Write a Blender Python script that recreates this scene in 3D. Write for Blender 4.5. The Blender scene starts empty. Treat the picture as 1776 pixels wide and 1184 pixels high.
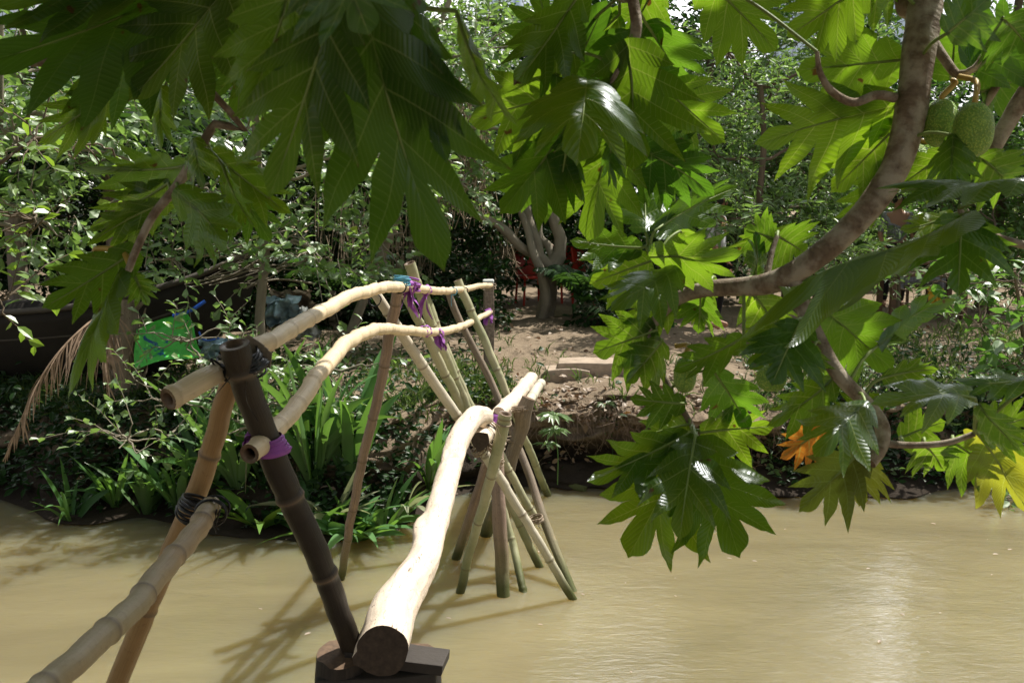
import bpy, math, random
import numpy as np
from mathutils import Vector, Matrix, noise
R = math.radians
rng = np.random.default_rng(7)
random.seed(7)
# ------------------------------------------------------------------ camera, sky, sun
scene = bpy.context.scene
col = scene.collection
F = 1727.0; H = 2.6; PITCH = math.atan((592 - 350) / F)
cam_d = bpy.data.cameras.new('camera'); cam = bpy.data.objects.new('camera', cam_d); col.objects.link(cam)
cam.location = (0, 0, H); cam.rotation_euler = (R(90) - PITCH, 0, 0)
cam_d.sensor_width = 36; cam_d.lens = 36 * F / 1776; cam_d.clip_end = 500; cam_d.clip_start = 0.05
cam_d.dof.use_dof = True; cam_d.dof.focus_distance = 4.5; cam_d.dof.aperture_fstop = 8
scene.camera = cam
SUN_EL, SUN_AZ = R(59), R(54)          # azimuth measured from +Y (forward) to +X (right)
tosun = Vector((math.cos(SUN_EL) * math.sin(SUN_AZ), math.cos(SUN_EL) * math.cos(SUN_AZ), math.sin(SUN_EL)))
sd = bpy.data.lights.new('sun', 'SUN'); sd.energy = 5.0; sd.angle = R(0.55); sd.color = (1.0, 0.95, 0.86)
so = bpy.data.objects.new('sun', sd); col.objects.link(so)
so.rotation_euler = tosun.to_track_quat('Z', 'Y').to_euler()
w = bpy.data.worlds.new('World'); scene.world = w; w.use_nodes = True
nt = w.node_tree; nt.nodes.clear()
sky = nt.nodes.new('ShaderNodeTexSky'); sky.sky_type = 'NISHITA'; sky.sun_disc = False
sky.sun_elevation = SUN_EL; sky.sun_rotation = SUN_AZ; sky.dust_density = 3.0; sky.air_density = 1.0
bg = nt.nodes.new('ShaderNodeBackground'); bg.inputs[1].default_value = 0.05
wo = nt.nodes.new('ShaderNodeOutputWorld')
tc = nt.nodes.new('ShaderNodeTexCoord'); cn = nt.nodes.new('ShaderNodeTexNoise'); cn.inputs['Scale'].default_value = 6.0; cn.inputs['Detail'].default_value = 6
cr = nt.nodes.new('ShaderNodeMapRange'); cr.inputs[1].default_value = .42; cr.inputs[2].default_value = .54   # bright thin cloud over most of the sky
cm = nt.nodes.new('ShaderNodeMix'); cm.data_type = 'RGBA'; cm.inputs[7].default_value = (24, 24.2, 24.6, 1)
nt.links.new(tc.outputs['Generated'], cn.inputs[0]); nt.links.new(cn.outputs[0], cr.inputs[0]); nt.links.new(cr.outputs[0], cm.inputs[0]); nt.links.new(sky.outputs[0], cm.inputs[6])
# brighter cloud patch added low above the trees ahead, for glints on the water
dt = nt.nodes.new('ShaderNodeVectorMath'); dt.operation = 'DOT_PRODUCT'; dt.inputs[1].default_value = (.25, .87, .42); nt.links.new(tc.outputs['Generated'], dt.inputs[0])
dm = nt.nodes.new('ShaderNodeMapRange'); dm.inputs[1].default_value = .86; dm.inputs[2].default_value = .99; dm.inputs[3].default_value = .7; dm.inputs[4].default_value = 3.6; nt.links.new(dt.outputs['Value'], dm.inputs[0])
vm = nt.nodes.new('ShaderNodeVectorMath'); vm.operation = 'SCALE'; vm.inputs[0].default_value = (15, 15.1, 15.4); nt.links.new(dm.outputs[0], vm.inputs['Scale']); nt.links.new(vm.outputs[0], cm.inputs[7])
nt.links.new(cm.outputs[2], bg.inputs[0]); nt.links.new(bg.outputs[0], wo.inputs[0])
scene.view_settings.view_transform = 'Standard'; scene.view_settings.look = 'None'
scene.view_settings.exposure = 0.62; scene.view_settings.gamma = 1
cy = scene.cycles
cy.max_bounces = 7; cy.diffuse_bounces = 3; cy.glossy_bounces = 3; cy.transmission_bounces = 5; cy.transparent_max_bounces = 8
cy.caustics_reflective = False; cy.caustics_refractive = False
# ------------------------------------------------------------------ pixel helpers (photo pixels -> world)
_f = Vector((0, math.cos(PITCH), -math.sin(PITCH))); _u = Vector((0, math.sin(PITCH), math.cos(PITCH)))
def ray(px, py):
    return _f + Vector((1, 0, 0)) * ((px - 888) / F) - _u * ((py - 592) / F)
def P(px, py, d):
    v = ray(px, py); return Vector((0, 0, H)) + v * (d / v.y)
def G(px, py, z=0.0):
    v = ray(px, py); return Vector((0, 0, H)) + v * ((z - H) / v.z)
# ------------------------------------------------------------------ tagging
def tag(o, label=None, cat=None, group=None, kind=None):
    if label: o['label'] = label
    if cat: o['category'] = cat
    if group: o['group'] = group
    if kind: o['kind'] = kind
    return o
def empty(name, loc, label=None, cat=None, group=None):
    o = bpy.data.objects.new(name, None); col.objects.link(o); o.location = loc; o.empty_display_size = .1
    return tag(o, label, cat, group)
class MB:
    def __init__(s): s.v = []; s.f = []; s.uv = []; s.uv2 = []; s.at = []; s.n = 0
    def add(s, v, f, uv=None, uv2=None, at=None):
        s.v.append(np.asarray(v, float)); k = s.n
        for q in f: s.f.append([i + k for i in q])
        n = len(v); s.n += n
        s.uv.append(np.zeros((n, 2)) if uv is None else np.asarray(uv, float))
        s.uv2.append(np.zeros((n, 2)) if uv2 is None else np.asarray(uv2, float))
        s.at.append(np.zeros(n) if at is None else np.asarray(at, float))
    def build(s, name, mat, parent=None, smooth=True, origin=None):
        me = bpy.data.meshes.new(name); V = np.concatenate(s.v)
        par_loc = np.array(parent_world(parent)) if parent else np.zeros(3)
        o_loc = np.array(origin) if origin is not None else (par_loc if parent else V.mean(0) * 0)
        me.from_pydata((V - o_loc).tolist(), [], s.f)
        li = np.empty(len(me.loops), dtype=np.int32); me.loops.foreach_get('vertex_index', li)
        for nm, arr in (('UVMap', s.uv), ('len', s.uv2)):
            A = np.concatenate(arr)[li]; l = me.uv_layers.new(name=nm); l.data.foreach_set('uv', A.astype(np.float32).ravel())
        a = me.attributes.new('mk', 'FLOAT', 'POINT'); a.data.foreach_set('value', np.concatenate(s.at).astype(np.float32))
        if smooth: me.polygons.foreach_set('use_smooth', np.ones(len(me.polygons), bool))
        if mat: me.materials.append(mat)
        o = bpy.data.objects.new(name, me); col.objects.link(o); o.location = o_loc - par_loc
        if parent: o.parent = parent
        return o
def parent_world(p):
    v = Vector((0, 0, 0))
    while p is not None: v = v + p.location; p = p.parent
    return v
def box(mb, c, sx, sy, sz, rot=None, bev=0.0, jit=0.0):
    # chamfered box
    b = min(bev, sx * .45, sy * .45, sz * .45)
    vs = []; pl = []
    import itertools
    bm_pts = []
    for X, Y, Z in itertools.product((-1, 1), repeat=3):
        bm_pts.append((X * (sx / 2), Y * (sy / 2), Z * (sz / 2)))
    import bmesh
    bm = bmesh.new(); bmesh.ops.create_cube(bm, size=1)
    for v in bm.verts: v.co = Vector((v.co.x * sx, v.co.y * sy, v.co.z * sz))
    if b > 0: bmesh.ops.bevel(bm, geom=bm.edges[:], offset=b, segments=2, affect='EDGES', profile=.6)
    if jit > 0:
        bmesh.ops.subdivide_edges(bm, edges=bm.edges[:], cuts=2, use_grid_fill=True)
        for v in bm.verts: v.co += noise.noise_vector(v.co * 6 + Vector(c)) * jit
    M = Matrix.Translation(Vector(c)) @ (rot.to_4x4() if rot is not None else Matrix.Identity(4))
    bm.verts.ensure_lookup_table()
    V = [tuple(M @ v.co) for v in bm.verts]; Fc = [[v.index for v in f.verts] for f in bm.faces]
    bm.free(); mb.add(V, Fc)
def catmull(pts, step):
    pts = [np.array(p, float) for p in pts]; out = []
    if len(pts) == 2: pts = [pts[0], (pts[0] + pts[1]) / 2, pts[1]]
    Q = [2 * pts[0] - pts[1]] + pts + [2 * pts[-1] - pts[-2]]
    for i in range(1, len(Q) - 2):
        p0, p1, p2, p3 = Q[i - 1], Q[i], Q[i + 1], Q[i + 2]
        n = max(2, int(np.linalg.norm((p2 - p1)[:3]) / step))
        for t in np.arange(n) / n:
            out.append(.5 * ((2 * p1) + (-p0 + p2) * t + (2 * p0 - 5 * p1 + 4 * p2 - p3) * t * t + (-p0 + 3 * p1 - 3 * p2 + p3) * t ** 3))
    out.append(pts[-1]); return np.array(out)
def tube(mb, path, rad, nside=8, cap=True, kind='plain', seed=0, node=.27, noff=.1, jag=0.0, hollow=False):
    """path Nx3, rad N; kinds plain / bamboo / log / bark"""
    path = np.asarray(path); N = len(path); rad = np.asarray(rad, float) * np.ones(N)
    if kind == 'bamboo':
        ss = np.concatenate([[0], np.cumsum(np.linalg.norm(np.diff(path, axis=0), axis=1))])
        path = path + np.array([np.array(noise.noise_vector(Vector((q * 4.5, seed * 3.1, 0)))) * .007 + np.array(noise.noise_vector(Vector((q * 13, seed * 3.1, 4)))) * .004 for q in ss])
    T = np.gradient(path, axis=0); T /= np.linalg.norm(T, axis=1)[:, None] + 1e-9
    s = np.concatenate([[0], np.cumsum(np.linalg.norm(np.diff(path, axis=0), axis=1))])
    up = np.array([0, 0, 1.]) if abs(T[0][2]) < .9 else np.array([1., 0, 0])
    side = np.cross(T[0], up); side /= np.linalg.norm(side)
    V = []; UV = []; AT = []
    ang = np.linspace(0, 2 * np.pi, nside, endpoint=False)
    for i in range(N):
        side = side - T[i] * np.dot(side, T[i]); side /= np.linalg.norm(side) + 1e-9
        bi = np.cross(T[i], side); r = rad[i]; mk = 0.0
        rr = np.full(nside, r)
        if kind == 'bamboo':
            ph = (s[i] - noff) / node; k = round(ph); k += .0; jit = .22 * noise.noise(Vector((round(ph) * 5.3, seed * 2.1, 1.5))); dn = abs(ph - k - jit) * node
            mk = math.exp(-(dn / .006) ** 2); rr = rr * (1 + .11 * math.exp(-(dn / .009) ** 2) - .04 * math.exp(-((dn - .02) / .012) ** 2))
            o = noise.noise(Vector((k * 3.1, seed * 1.7, .3))) ; rr = rr * (1 + .05 * o)
        elif kind in ('log', 'bark'):
            amp = .12 if kind == 'log' else .07
            for j, a in enumerate(ang):
                q = Vector((math.cos(a) * .9 + seed * 7.3, math.sin(a) * .9, s[i] * (5.0 if kind == 'log' else 14)))
                n1 = noise.noise(q); n2 = noise.noise(q * 3.1)
                rr[j] *= 1 + amp * n1 + amp * .35 * n2
                if kind == 'log':
                    kn = noise.noise(Vector((math.cos(a) * 1.4 + seed * 3.3, math.sin(a) * 1.4, s[i] * 2.2)))
                    if kn > .33: rr[j] *= 1 + (kn - .33) * .9
        jj = (rng.random(nside) - .5) * jag * (1 if i in (0, N - 1) else 0)
        ring = path[i][None] + rr[:, None] * (np.cos(ang)[:, None] * side[None] + np.sin(ang)[:, None] * bi[None]) + jj[:, None] * T[i][None]
        V.append(ring); UV.append(np.stack([ang / (2 * np.pi), np.full(nside, s[i])], 1)); AT.append(np.full(nside, mk))
    Fc = []
    for i in range(N - 1):
        for j in range(nside):
            a = i * nside + j; b = i * nside + (j + 1) % nside
            Fc.append([a, b, b + nside, a + nside])
    V = np.concatenate(V); UV = np.concatenate(UV); AT = np.concatenate(AT)
    if cap:
        for e, off in ((0, 0), (N - 1, (N - 1) * nside)):
            sgn = 1 if e == 0 else -1
            base = len(V)
            ringpts = V[off:off + nside]; c = ringpts.mean(0)
            if hollow:
                i1 = c + (ringpts - c) * .62; i2 = c + (ringpts - c) * .55 + sgn * T[e] * rad[e] * 1.6
                V = np.concatenate([V, ringpts, i1, i2, [c + sgn * T[e] * rad[e] * 1.6]])
                UV = np.concatenate([UV, np.zeros((3 * nside + 1, 2))]); AT = np.concatenate([AT, np.full(nside, 2.), np.full(nside, 2.), np.full(nside, 4.), [4.]])
                L = [base, base + nside, base + 2 * nside]
                for k in range(2):
                    for j in range(nside):
                        q = [L[k] + j, L[k] + (j + 1) % nside, L[k + 1] + (j + 1) % nside, L[k + 1] + j]
                        Fc.append(q if e else q[::-1])
                for j in range(nside): Fc.append([L[2] + j, L[2] + (j + 1) % nside, base + 3 * nside])
            else:
                V = np.concatenate([V, ringpts, [c]]); UV = np.concatenate([UV, np.zeros((nside + 1, 2))]); AT = np.concatenate([AT, np.full(nside + 1, 3.)])
                for j in range(nside):
                    q = [base + j, base + (j + 1) % nside, base + nside]
                    Fc.append(q[::-1] if e == 0 else q)
    mb.add(V, Fc, UV, None, AT)
def px_path(pts, step=.03):
    """pts (px,py,depth,radius) -> path, radii"""
    A = [tuple(P(p[0], p[1], p[2])) + (p[3],) for p in pts]
    C = catmull(A, step); return C[:, :3], C[:, 3]
# ------------------------------------------------------------------ materials
def newmat(name):
    m = bpy.data.materials.new(name); m.use_nodes = True; m.node_tree.nodes.clear(); return m, m.node_tree
class N:
    def __init__(s, t): s.t = t
    def n(s, typ, ins=None, **kw):
        nd = s.t.nodes.new(typ)
        for k, v in kw.items(): setattr(nd, k, v)
        for k, v in (ins or {}).items():
            if hasattr(v, 'links') or isinstance(v, bpy.types.NodeSocket): s.t.links.new(v, nd.inputs[k])
            else: nd.inputs[k].default_value = v
        return nd
    def math(s, op, a, b=0.0, c=None, clamp=False):
        ins = {0: a, 1: b}
        if c is not None: ins[2] = c
        return s.n('ShaderNodeMath', ins, operation=op, use_clamp=clamp).outputs[0]
    def mix(s, f, a, b, mode='MIX'):
        nd = s.n('ShaderNodeMix', {0: f}, data_type='RGBA', blend_type=mode)
        for i, v in ((6, a), (7, b)):
            if isinstance(v, bpy.types.NodeSocket): s.t.links.new(v, nd.inputs[i])
            else: nd.inputs[i].default_value = tuple(v) + (1,) if len(v) == 3 else v
        return nd.outputs[2]
    def noise(s, vec, scale, detail=4, rough=.55, dist=0):
        nd = s.n('ShaderNodeTexNoise', {'Scale': scale, 'Detail': detail, 'Roughness': rough, 'Distortion': dist})
        if vec is not None: s.t.links.new(vec, nd.inputs[0])
        return nd.outputs[0]
    def ramp(s, v, lo, hi, clamp=True):
        return s.n('ShaderNodeMapRange', {0: v, 1: lo, 2: hi, 3: 0.0, 4: 1.0}, clamp=clamp).outputs[0]
    def out(s, sh): o = s.t.nodes.new('ShaderNodeOutputMaterial'); s.t.links.new(sh, o.inputs[0])
def geo_pos(k): return k.n('ShaderNodeTexCoord').outputs['Object']
def scalev(k, v, sc):
    return k.n('ShaderNodeVectorMath', {0: v, 1: sc}, operation='MULTIPLY').outputs[0]
def wood_mat(name, c1, c2, cend=(.16, .10, .06), streak=60, vs=3.0, rough=.6, blotch=.5, green=None, nodecol=(.16, .115, .075), bump=.35, wet=False, crack=False, gsc=3.0):
    m, t = newmat(name); k = N(t)
    uv = k.n('ShaderNodeUVMap', uv_map='UVMap').outputs[0]; pos = geo_pos(k)
    inf = k.n('ShaderNodeObjectInfo').outputs['Random']
    st = k.noise(scalev(k, uv, (streak, vs, 1)), 1.0, 5, .6)
    bl = k.noise(pos, 6.0, 5, .6)
    fi = k.noise(pos, 60.0, 3, .6)
    c = k.mix(k.ramp(st, .3, .7), c1, c2)
    c = k.mix(k.math('MULTIPLY', k.ramp(bl, .45, .75), blotch), c, tuple(x * .45 for x in c1))
    if green: c = k.mix(k.ramp(k.noise(pos, gsc, 4), .42, .62), c, green)
    c = k.mix(k.math('MULTIPLY', k.ramp(fi, .58, .75), .35), c, tuple(x * .4 for x in c2))
    ck = None
    if crack:    # drying cracks and patches where the bark has peeled
        cn = k.noise(scalev(k, uv, (22, 5.0, 1)), 1.0, 3, .5, .8); ck = k.math('LESS_THAN', k.math('ABSOLUTE', k.math('SUBTRACT', cn, .5)), .006)
        cb = k.noise(scalev(k, uv, (5, 9.0, 1)), 1.0, 2, .5, 1.5); ck = k.math('MULTIPLY', ck, k.math('GREATER_THAN', cb, .47))
        c = k.mix(ck, c, (.10, .065, .045))
        pe = k.ramp(k.noise(scalev(k, uv, (3, 7.0, 1)), 1.0, 5, .65, .6), .60, .64)
        c = k.mix(k.math('MULTIPLY', pe, .45), c, (.40, .28, .19))
    mk = k.n('ShaderNodeAttribute', attribute_name='mk').outputs['Fac']
    c = k.mix(k.math('MULTIPLY', k.math('MINIMUM', mk, 1.0), k.math('LESS_THAN', mk, 1.5)), c, nodecol)
    # end grain: rings
    ce = k.mix(k.ramp(fi, .3, .7), cend, tuple(x * .5 for x in cend))
    c = k.mix(k.math('GREATER_THAN', mk, 1.5), c, ce)
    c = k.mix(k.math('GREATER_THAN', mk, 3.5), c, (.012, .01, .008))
    if wet:   # dark slime ring by the waterline, a stain of the pole itself
        gz = k.n('ShaderNodeSeparateXYZ', {0: k.n('ShaderNodeNewGeometry').outputs['Position']}).outputs[2]
        hz = k.math('ADD', gz, k.math('MULTIPLY', bl, -.12))
        c = k.mix(k.math('SUBTRACT', 1.0, k.ramp(hz, .0, .13)), c, (.025, .022, .015))
        c = k.mix(k.math('MULTIPLY', k.math('SUBTRACT', 1.0, k.ramp(hz, .1, .45)), .5), c, (.13, .15, .04))
    b = k.n('ShaderNodeBump', {'Strength': bump, 'Distance': .004, 'Height': k.math('ADD', st, k.math('MULTIPLY', fi, .6))})
    p = k.n('ShaderNodeBsdfPrincipled', {'Base Color': c, 'Roughness': rough, 'Normal': b.outputs[0], 'Specular IOR Level': .35})
    k.out(p.outputs[0]); return m
M = {}
M['bamboo_tan'] = wood_mat('bamboo_tan', (.62, .46, .27), (.48, .34, .19), rough=.42, blotch=.35)
M['bamboo_brown'] = wood_mat('bamboo_brown', (.42, .26, .11), (.30, .18, .075), rough=.4, blotch=.3)
M['bamboo_grey'] = wood_mat('bamboo_grey', (.46, .33, .19), (.30, .21, .12), rough=.45, blotch=.5, green=(.34, .27, .16))
M['bamboo_pale'] = wood_mat('bamboo_pale', (.66, .60, .48), (.50, .46, .36), rough=.5, blotch=.3, wet=True)
M['bamboo_green'] = wood_mat('bamboo_green', (.50, .47, .31), (.37, .36, .23), rough=.5, blotch=.6, green=(.28, .30, .17), wet=True)
M['bamboo_dark'] = wood_mat('bamboo_dark', (.026, .020, .015), (.014, .011, .009), rough=.45, blotch=.3, green=(.04, .030, .02))
M['rail'] = wood_mat('rail_wood', (.76, .62, .42), (.62, .49, .31), rough=.5, blotch=.22, bump=.4, nodecol=(.54, .42, .27))
M['log'] = wood_mat('log_wood', (.80, .69, .56), (.64, .51, .39), cend=(.07, .048, .034), streak=14, rough=.65, blotch=.35, bump=.9, crack=True)
M['stake'] = wood_mat('stake_wood', (.30, .24, .18), (.15, .12, .09), streak=26, vs=2, rough=.8, blotch=.6, bump=1.0, wet=True, crack=True)
M['stake_pink'] = wood_mat('stake_pink', (.36, .26, .20), (.21, .155, .125), streak=26, vs=2, rough=.8, blotch=.5, bump=1.0, wet=True, crack=True)
M['dark_wood'] = wood_mat('dark_wood', (.055, .045, .038), (.03, .026, .022), streak=30, rough=.75, bump=.8)
M['bark'] = wood_mat('bark', (.17, .13, .09), (.10, .075, .05), streak=6, rough=.85, blotch=.6, bump=1.0)
M['bark_limb'] = wood_mat('bark_limb', (.27, .20, .14), (.12, .085, .06), streak=7, vs=75, rough=.85, blotch=.7, green=(.38, .33, .26), gsc=22, bump=1.0)
M['bark_pale'] = wood_mat('bark_pale', (.32, .28, .22), (.20, .175, .13), streak=6, rough=.85, blotch=.5, bump=.8)
def plain_mat(name, c, rough=.5, var=.3, scale=20, bump=.2, spec=.4, sheen=0):
    m, t = newmat(name); k = N(t); pos = geo_pos(k)
    n1 = k.noise(pos, scale, 5, .6)
    cc = k.mix(k.ramp(n1, .3, .7), c, tuple(x * (1 - var) for x in c))
    b = k.n('ShaderNodeBump', {'Strength': bump, 'Distance': .01, 'Height': n1})
    p = k.n('ShaderNodeBsdfPrincipled', {'Base Color': cc, 'Roughness': rough, 'Normal': b.outputs[0], 'Specular IOR Level': spec})
    k.out(p.outputs[0]); return m
M['purple'] = plain_mat('purple_cloth', (.33, .09, .42), .6, .35, 30)
M['black_rubber'] = plain_mat('black_rubber', (.012, .012, .014), .35, .3, 30)
M['blue_string'] = plain_mat('blue_string', (.10, .38, .55), .5, .3, 60)
M['vine_tie'] = plain_mat('vine_tie', (.30, .23, .16), .7, .4, 60)
M['blue_plastic'] = plain_mat('blue_plastic', (.02, .10, .50), .35, .2, 10)
M['paleblue'] = plain_mat('paleblue_plastic', (.35, .50, .60), .4, .5, 14)
M['white_plastic'] = plain_mat('white_plastic', (.6, .62, .6), .4, .3, 14)
M['red_plastic'] = plain_mat('red_plastic', (.55, .04, .02), .35, .2, 10)
M['yellow'] = plain_mat('yellow_cloth', (.7, .42, .03), .6, .2, 10)
M['concrete'] = plain_mat('concrete', (.30, .24, .19), .9, .65, 45, .8, .2)
M['slab'] = plain_mat('slab', (.44, .35, .27), .9, .35, 14, .7, .2)
M['table_wood'] = plain_mat('table_wood', (.16, .09, .05), .6, .4, 20)
M['skin'] = plain_mat('skin', (.42, .22, .14), .55, .1, 10, .05)
M['hair'] = plain_mat('hair', (.012, .01, .009), .5, .3, 60)
M['shirt_grey'] = plain_mat('shirt_grey', (.38, .38, .42), .8, .6, 40)
M['shirt_white'] = plain_mat('shirt_white', (.7, .7, .74), .8, .2, 20)
M['cloth_black'] = plain_mat('cloth_black', (.012, .012, .014), .8, .3, 20)
M['cloth_red'] = plain_mat('cloth_red', (.45, .03, .04), .8, .3, 20)
M['boat'] = wood_mat('boat_wood', (.026, .021, .018), (.015, .012, .010), streak=4, rough=.7, bump=.6)
M['boat_edge'] = wood_mat('boat_edge', (.11, .095, .085), (.07, .06, .052), streak=4, rough=.7, bump=.6)
M['dry'] = plain_mat('dry_frond', (.36, .25, .17), .75, .4, 15)
M['vine'] = plain_mat('dry_vine', (.33, .26, .17), .8, .5, 9)

def green_sheet_mat():
    m, t = newmat('green_plastic'); k = N(t); pos = geo_pos(k)
    a = k.noise(scalev(k, pos, (4.0, 4.0, 7.0)), 1.0, 4, .7, 1.0)
    c = k.mix(k.ramp(a, .60, .64), (.12, .60, .11), (.01, .07, .30))
    c = k.mix(k.math('MULTIPLY', k.ramp(k.noise(pos, 12, 5, .7), .5, .75), .6), c, (.05, .12, .05))
    p = k.n('ShaderNodeBsdfPrincipled', {'Base Color': c, 'Roughness': .38}); k.out(p.outputs[0]); return m
M['green_plastic'] = green_sheet_mat()

def bread_leaf_mat(name, top, under, trans, spots=True, gloss=.32):
    m, t = newmat(name); k = N(t)
    uv = k.n('ShaderNodeUVMap', uv_map='UVMap').outputs[0]; ln = k.n('ShaderNodeUVMap', uv_map='len').outputs[0]
    su = k.n('ShaderNodeSeparateXYZ', {0: uv}); sl = k.n('ShaderNodeSeparateXYZ', {0: ln})
    u, wv = su.outputs[0], su.outputs[1]; Lx, Dx = sl.outputs[0], sl.outputs[1]
    pos = geo_pos(k)
    n1 = k.noise(pos, 9, 4, .6); n2 = k.noise(pos, 45, 3, .6)
    wid = k.math('ADD', k.math('MULTIPLY', k.math('SUBTRACT', 1.0, u), .0014), .0006)
    v1 = k.math('LESS_THAN', Dx, wid)
    vr = k.math('MULTIPLY', k.math('LESS_THAN', Lx, .0022), k.math('GREATER_THAN', k.math('ADD', Dx, Lx), -1))
    ph = k.math('ADD', k.math('MULTIPLY', k.math('SUBTRACT', Lx, k.math('MULTIPLY', Dx, .85)), 46.0), k.math('MULTIPLY', n1, .7))
    fr = k.math('FRACT', k.math('ADD', ph, 20.0))
    v2 = k.math('MULTIPLY', k.math('LESS_THAN', k.math('ABSOLUTE', k.math('SUBTRACT', fr, .5)), .045), k.math('LESS_THAN', wv, .93))
    ph3 = k.math('FRACT', k.math('ADD', k.math('MULTIPLY', k.math('ADD', Dx, k.math('MULTIPLY', Lx, .6)), 210.0), k.math('MULTIPLY', n2, 1.2)))
    v3 = k.math('LESS_THAN', ph3, .12)
    vein = k.math('MAXIMUM', v1, k.math('MAXIMUM', vr, k.math('MULTIPLY', v2, .6)))
    vein = k.math('MAXIMUM', vein, k.math('MULTIPLY', v3, .06))
    back = k.n('ShaderNodeNewGeometry').outputs['Backfacing']
    var = k.math('MULTIPLY', k.ramp(n1, .3, .7), .5)
    ct = k.mix(var, top, tuple(x * .65 for x in top)); ct = k.mix(k.math('MULTIPLY', vein, .7), ct, (.22, .30, .09))
    cu = k.mix(var, under, tuple(x * .75 for x in under)); cu = k.mix(k.math('MULTIPLY', vein, .7), cu, (.28, .34, .12))
    cc = k.mix(back, ct, cu)
    tr = k.mix(var, trans, (trans[0] * .7, trans[1] * .82, trans[2]))
    tr = k.mix(k.math('MULTIPLY', vein, .6), tr, (.55, .62, .12))
    orn = k.n('ShaderNodeObjectInfo').outputs['Random']     # each leaf its own age and thickness
    tr = k.mix(orn, tr, (trans[0] * .38, trans[1] * .55, trans[2]))
    cc = k.mix(k.math('MULTIPLY', k.math('FRACT', k.math('MULTIPLY', orn, 7.3)), .45), cc, (top[0] * 1.8, top[1] * 1.3, top[2]))
    tipb = k.math('MULTIPLY', k.ramp(u, .955, .99), k.ramp(n2, .35, .55)); cc = k.mix(tipb, cc, (.14, .08, .03)); tr = k.mix(tipb, tr, (.10, .05, .01))
    if spots:
        sp = k.ramp(k.noise(pos, 24, 2, .5), .72, .76)
        cc = k.mix(sp, cc, (.10, .06, .02)); tr = k.mix(sp, tr, (.12, .06, .01))
    # hollows between secondary veins
    wavy = k.math('ABSOLUTE', k.math('SUBTRACT', fr, .5))
    hgt = k.math('ADD', k.math('MULTIPLY', wavy, -1.2), k.math('MULTIPLY', v1, .6))
    b = k.n('ShaderNodeBump', {'Strength': .42, 'Distance': .002, 'Height': hgt})
    d = k.n('ShaderNodeBsdfDiffuse', {'Color': cc, 'Normal': b.outputs[0]})
    tn = k.n('ShaderNodeBsdfTranslucent', {'Color': tr, 'Normal': b.outputs[0]})
    mx = k.n('ShaderNodeMixShader', {0: .47, 1: d.outputs[0], 2: tn.outputs[0]})
    gl = k.n('ShaderNodeBsdfGlossy', {'Color': (.9, .95, 1, 1), 'Roughness': gloss, 'Normal': b.outputs[0]})
    fz = k.n('ShaderNodeFresnel', {'IOR': 1.42, 'Normal': b.outputs[0]}).outputs[0]
    fa = k.math('MULTIPLY', k.math('MINIMUM', fz, .2), k.math('SUBTRACT', 1.0, k.math('MULTIPLY', back, .75)))
    mz = k.n('ShaderNodeMixShader', {0: fa, 1: mx.outputs[0], 2: gl.outputs[0]})
    k.out(mz.outputs[0]); return m
M['bread'] = bread_leaf_mat('breadfruit_leaf', (.016, .052, .014), (.028, .062, .012), (.31, .50, .015))
M['bread_old'] = bread_leaf_mat('breadfruit_leaf_yellowing', (.10, .12, .02), (.14, .15, .03), (.42, .42, .02))
M['bread_orange'] = bread_leaf_mat('breadfruit_leaf_orange', (.45, .16, .03), (.42, .17, .04), (.75, .25, .02))
def small_leaf_mat(name, top, under, trans, gloss=.35, tr_fac=.38, fres=1.45):
    m, t = newmat(name); k = N(t)
    back = k.n('ShaderNodeNewGeometry').outputs['Backfacing']
    r = k.n('ShaderNodeAttribute', attribute_name='mk').outputs['Fac']
    ct = k.mix(r, tuple(x * .6 for x in top), tuple(x * 1.45 for x in top)); ct = k.mix(k.math('GREATER_THAN', r, .93), ct, (top[0] * 2.5 + .03, top[1] * 1.9 + .02, top[2] * .8))
    cu = k.mix(r, tuple(x * .8 for x in under), tuple(x * 1.2 for x in under))
    cc = k.mix(back, ct, cu)
    d = k.n('ShaderNodeBsdfDiffuse', {'Color': cc})
    tn = k.n('ShaderNodeBsdfTranslucent', {'Color': k.mix(r, tuple(x * .75 for x in trans), trans)})
    mx = k.n('ShaderNodeMixShader', {0: tr_fac, 1: d.outputs[0], 2: tn.outputs[0]})
    gl = k.n('ShaderNodeBsdfGlossy', {'Color': (1, 1, 1, 1), 'Roughness': gloss})
    fz = k.n('ShaderNodeFresnel', {'IOR': fres}).outputs[0]
    mz = k.n('ShaderNodeMixShader', {0: k.math('MULTIPLY', k.math('MINIMUM', fz, .3), .35), 1: mx.outputs[0], 2: gl.outputs[0]})
    k.out(mz.outputs[0]); return m
M['leaf_grey'] = small_leaf_mat('leaf_greygreen', (.15, .26, .10), (.17, .27, .11), (.30, .50, .09), .45, .4, 1.5)
M['leaf_mid'] = small_leaf_mat('leaf_midgreen', (.085, .19, .055), (.12, .21, .07), (.20, .42, .05), .4)
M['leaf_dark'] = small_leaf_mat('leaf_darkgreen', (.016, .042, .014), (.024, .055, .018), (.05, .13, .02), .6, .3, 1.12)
M['leaf_lime'] = small_leaf_mat('leaf_lime', (.10, .22, .03), (.14, .24, .05), (.38, .6, .05), .4)
M['strap'] = small_leaf_mat('strap_leaf', (.085, .20, .065), (.115, .22, .075), (.23, .46, .06), .38)
M['strap_pale'] = small_leaf_mat('strap_leaf_pale', (.30, .32, .2), (.30, .32, .2), (.4, .45, .2), .5)
M['grass'] = small_leaf_mat('grass_blades', (.07, .12, .04), (.08, .13, .04), (.2, .32, .06), .5)
M['litter'] = small_leaf_mat('dead_leaves', (.22, .14, .09), (.24, .17, .11), (.2, .1, .05), .7, .15, 1.3)
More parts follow.
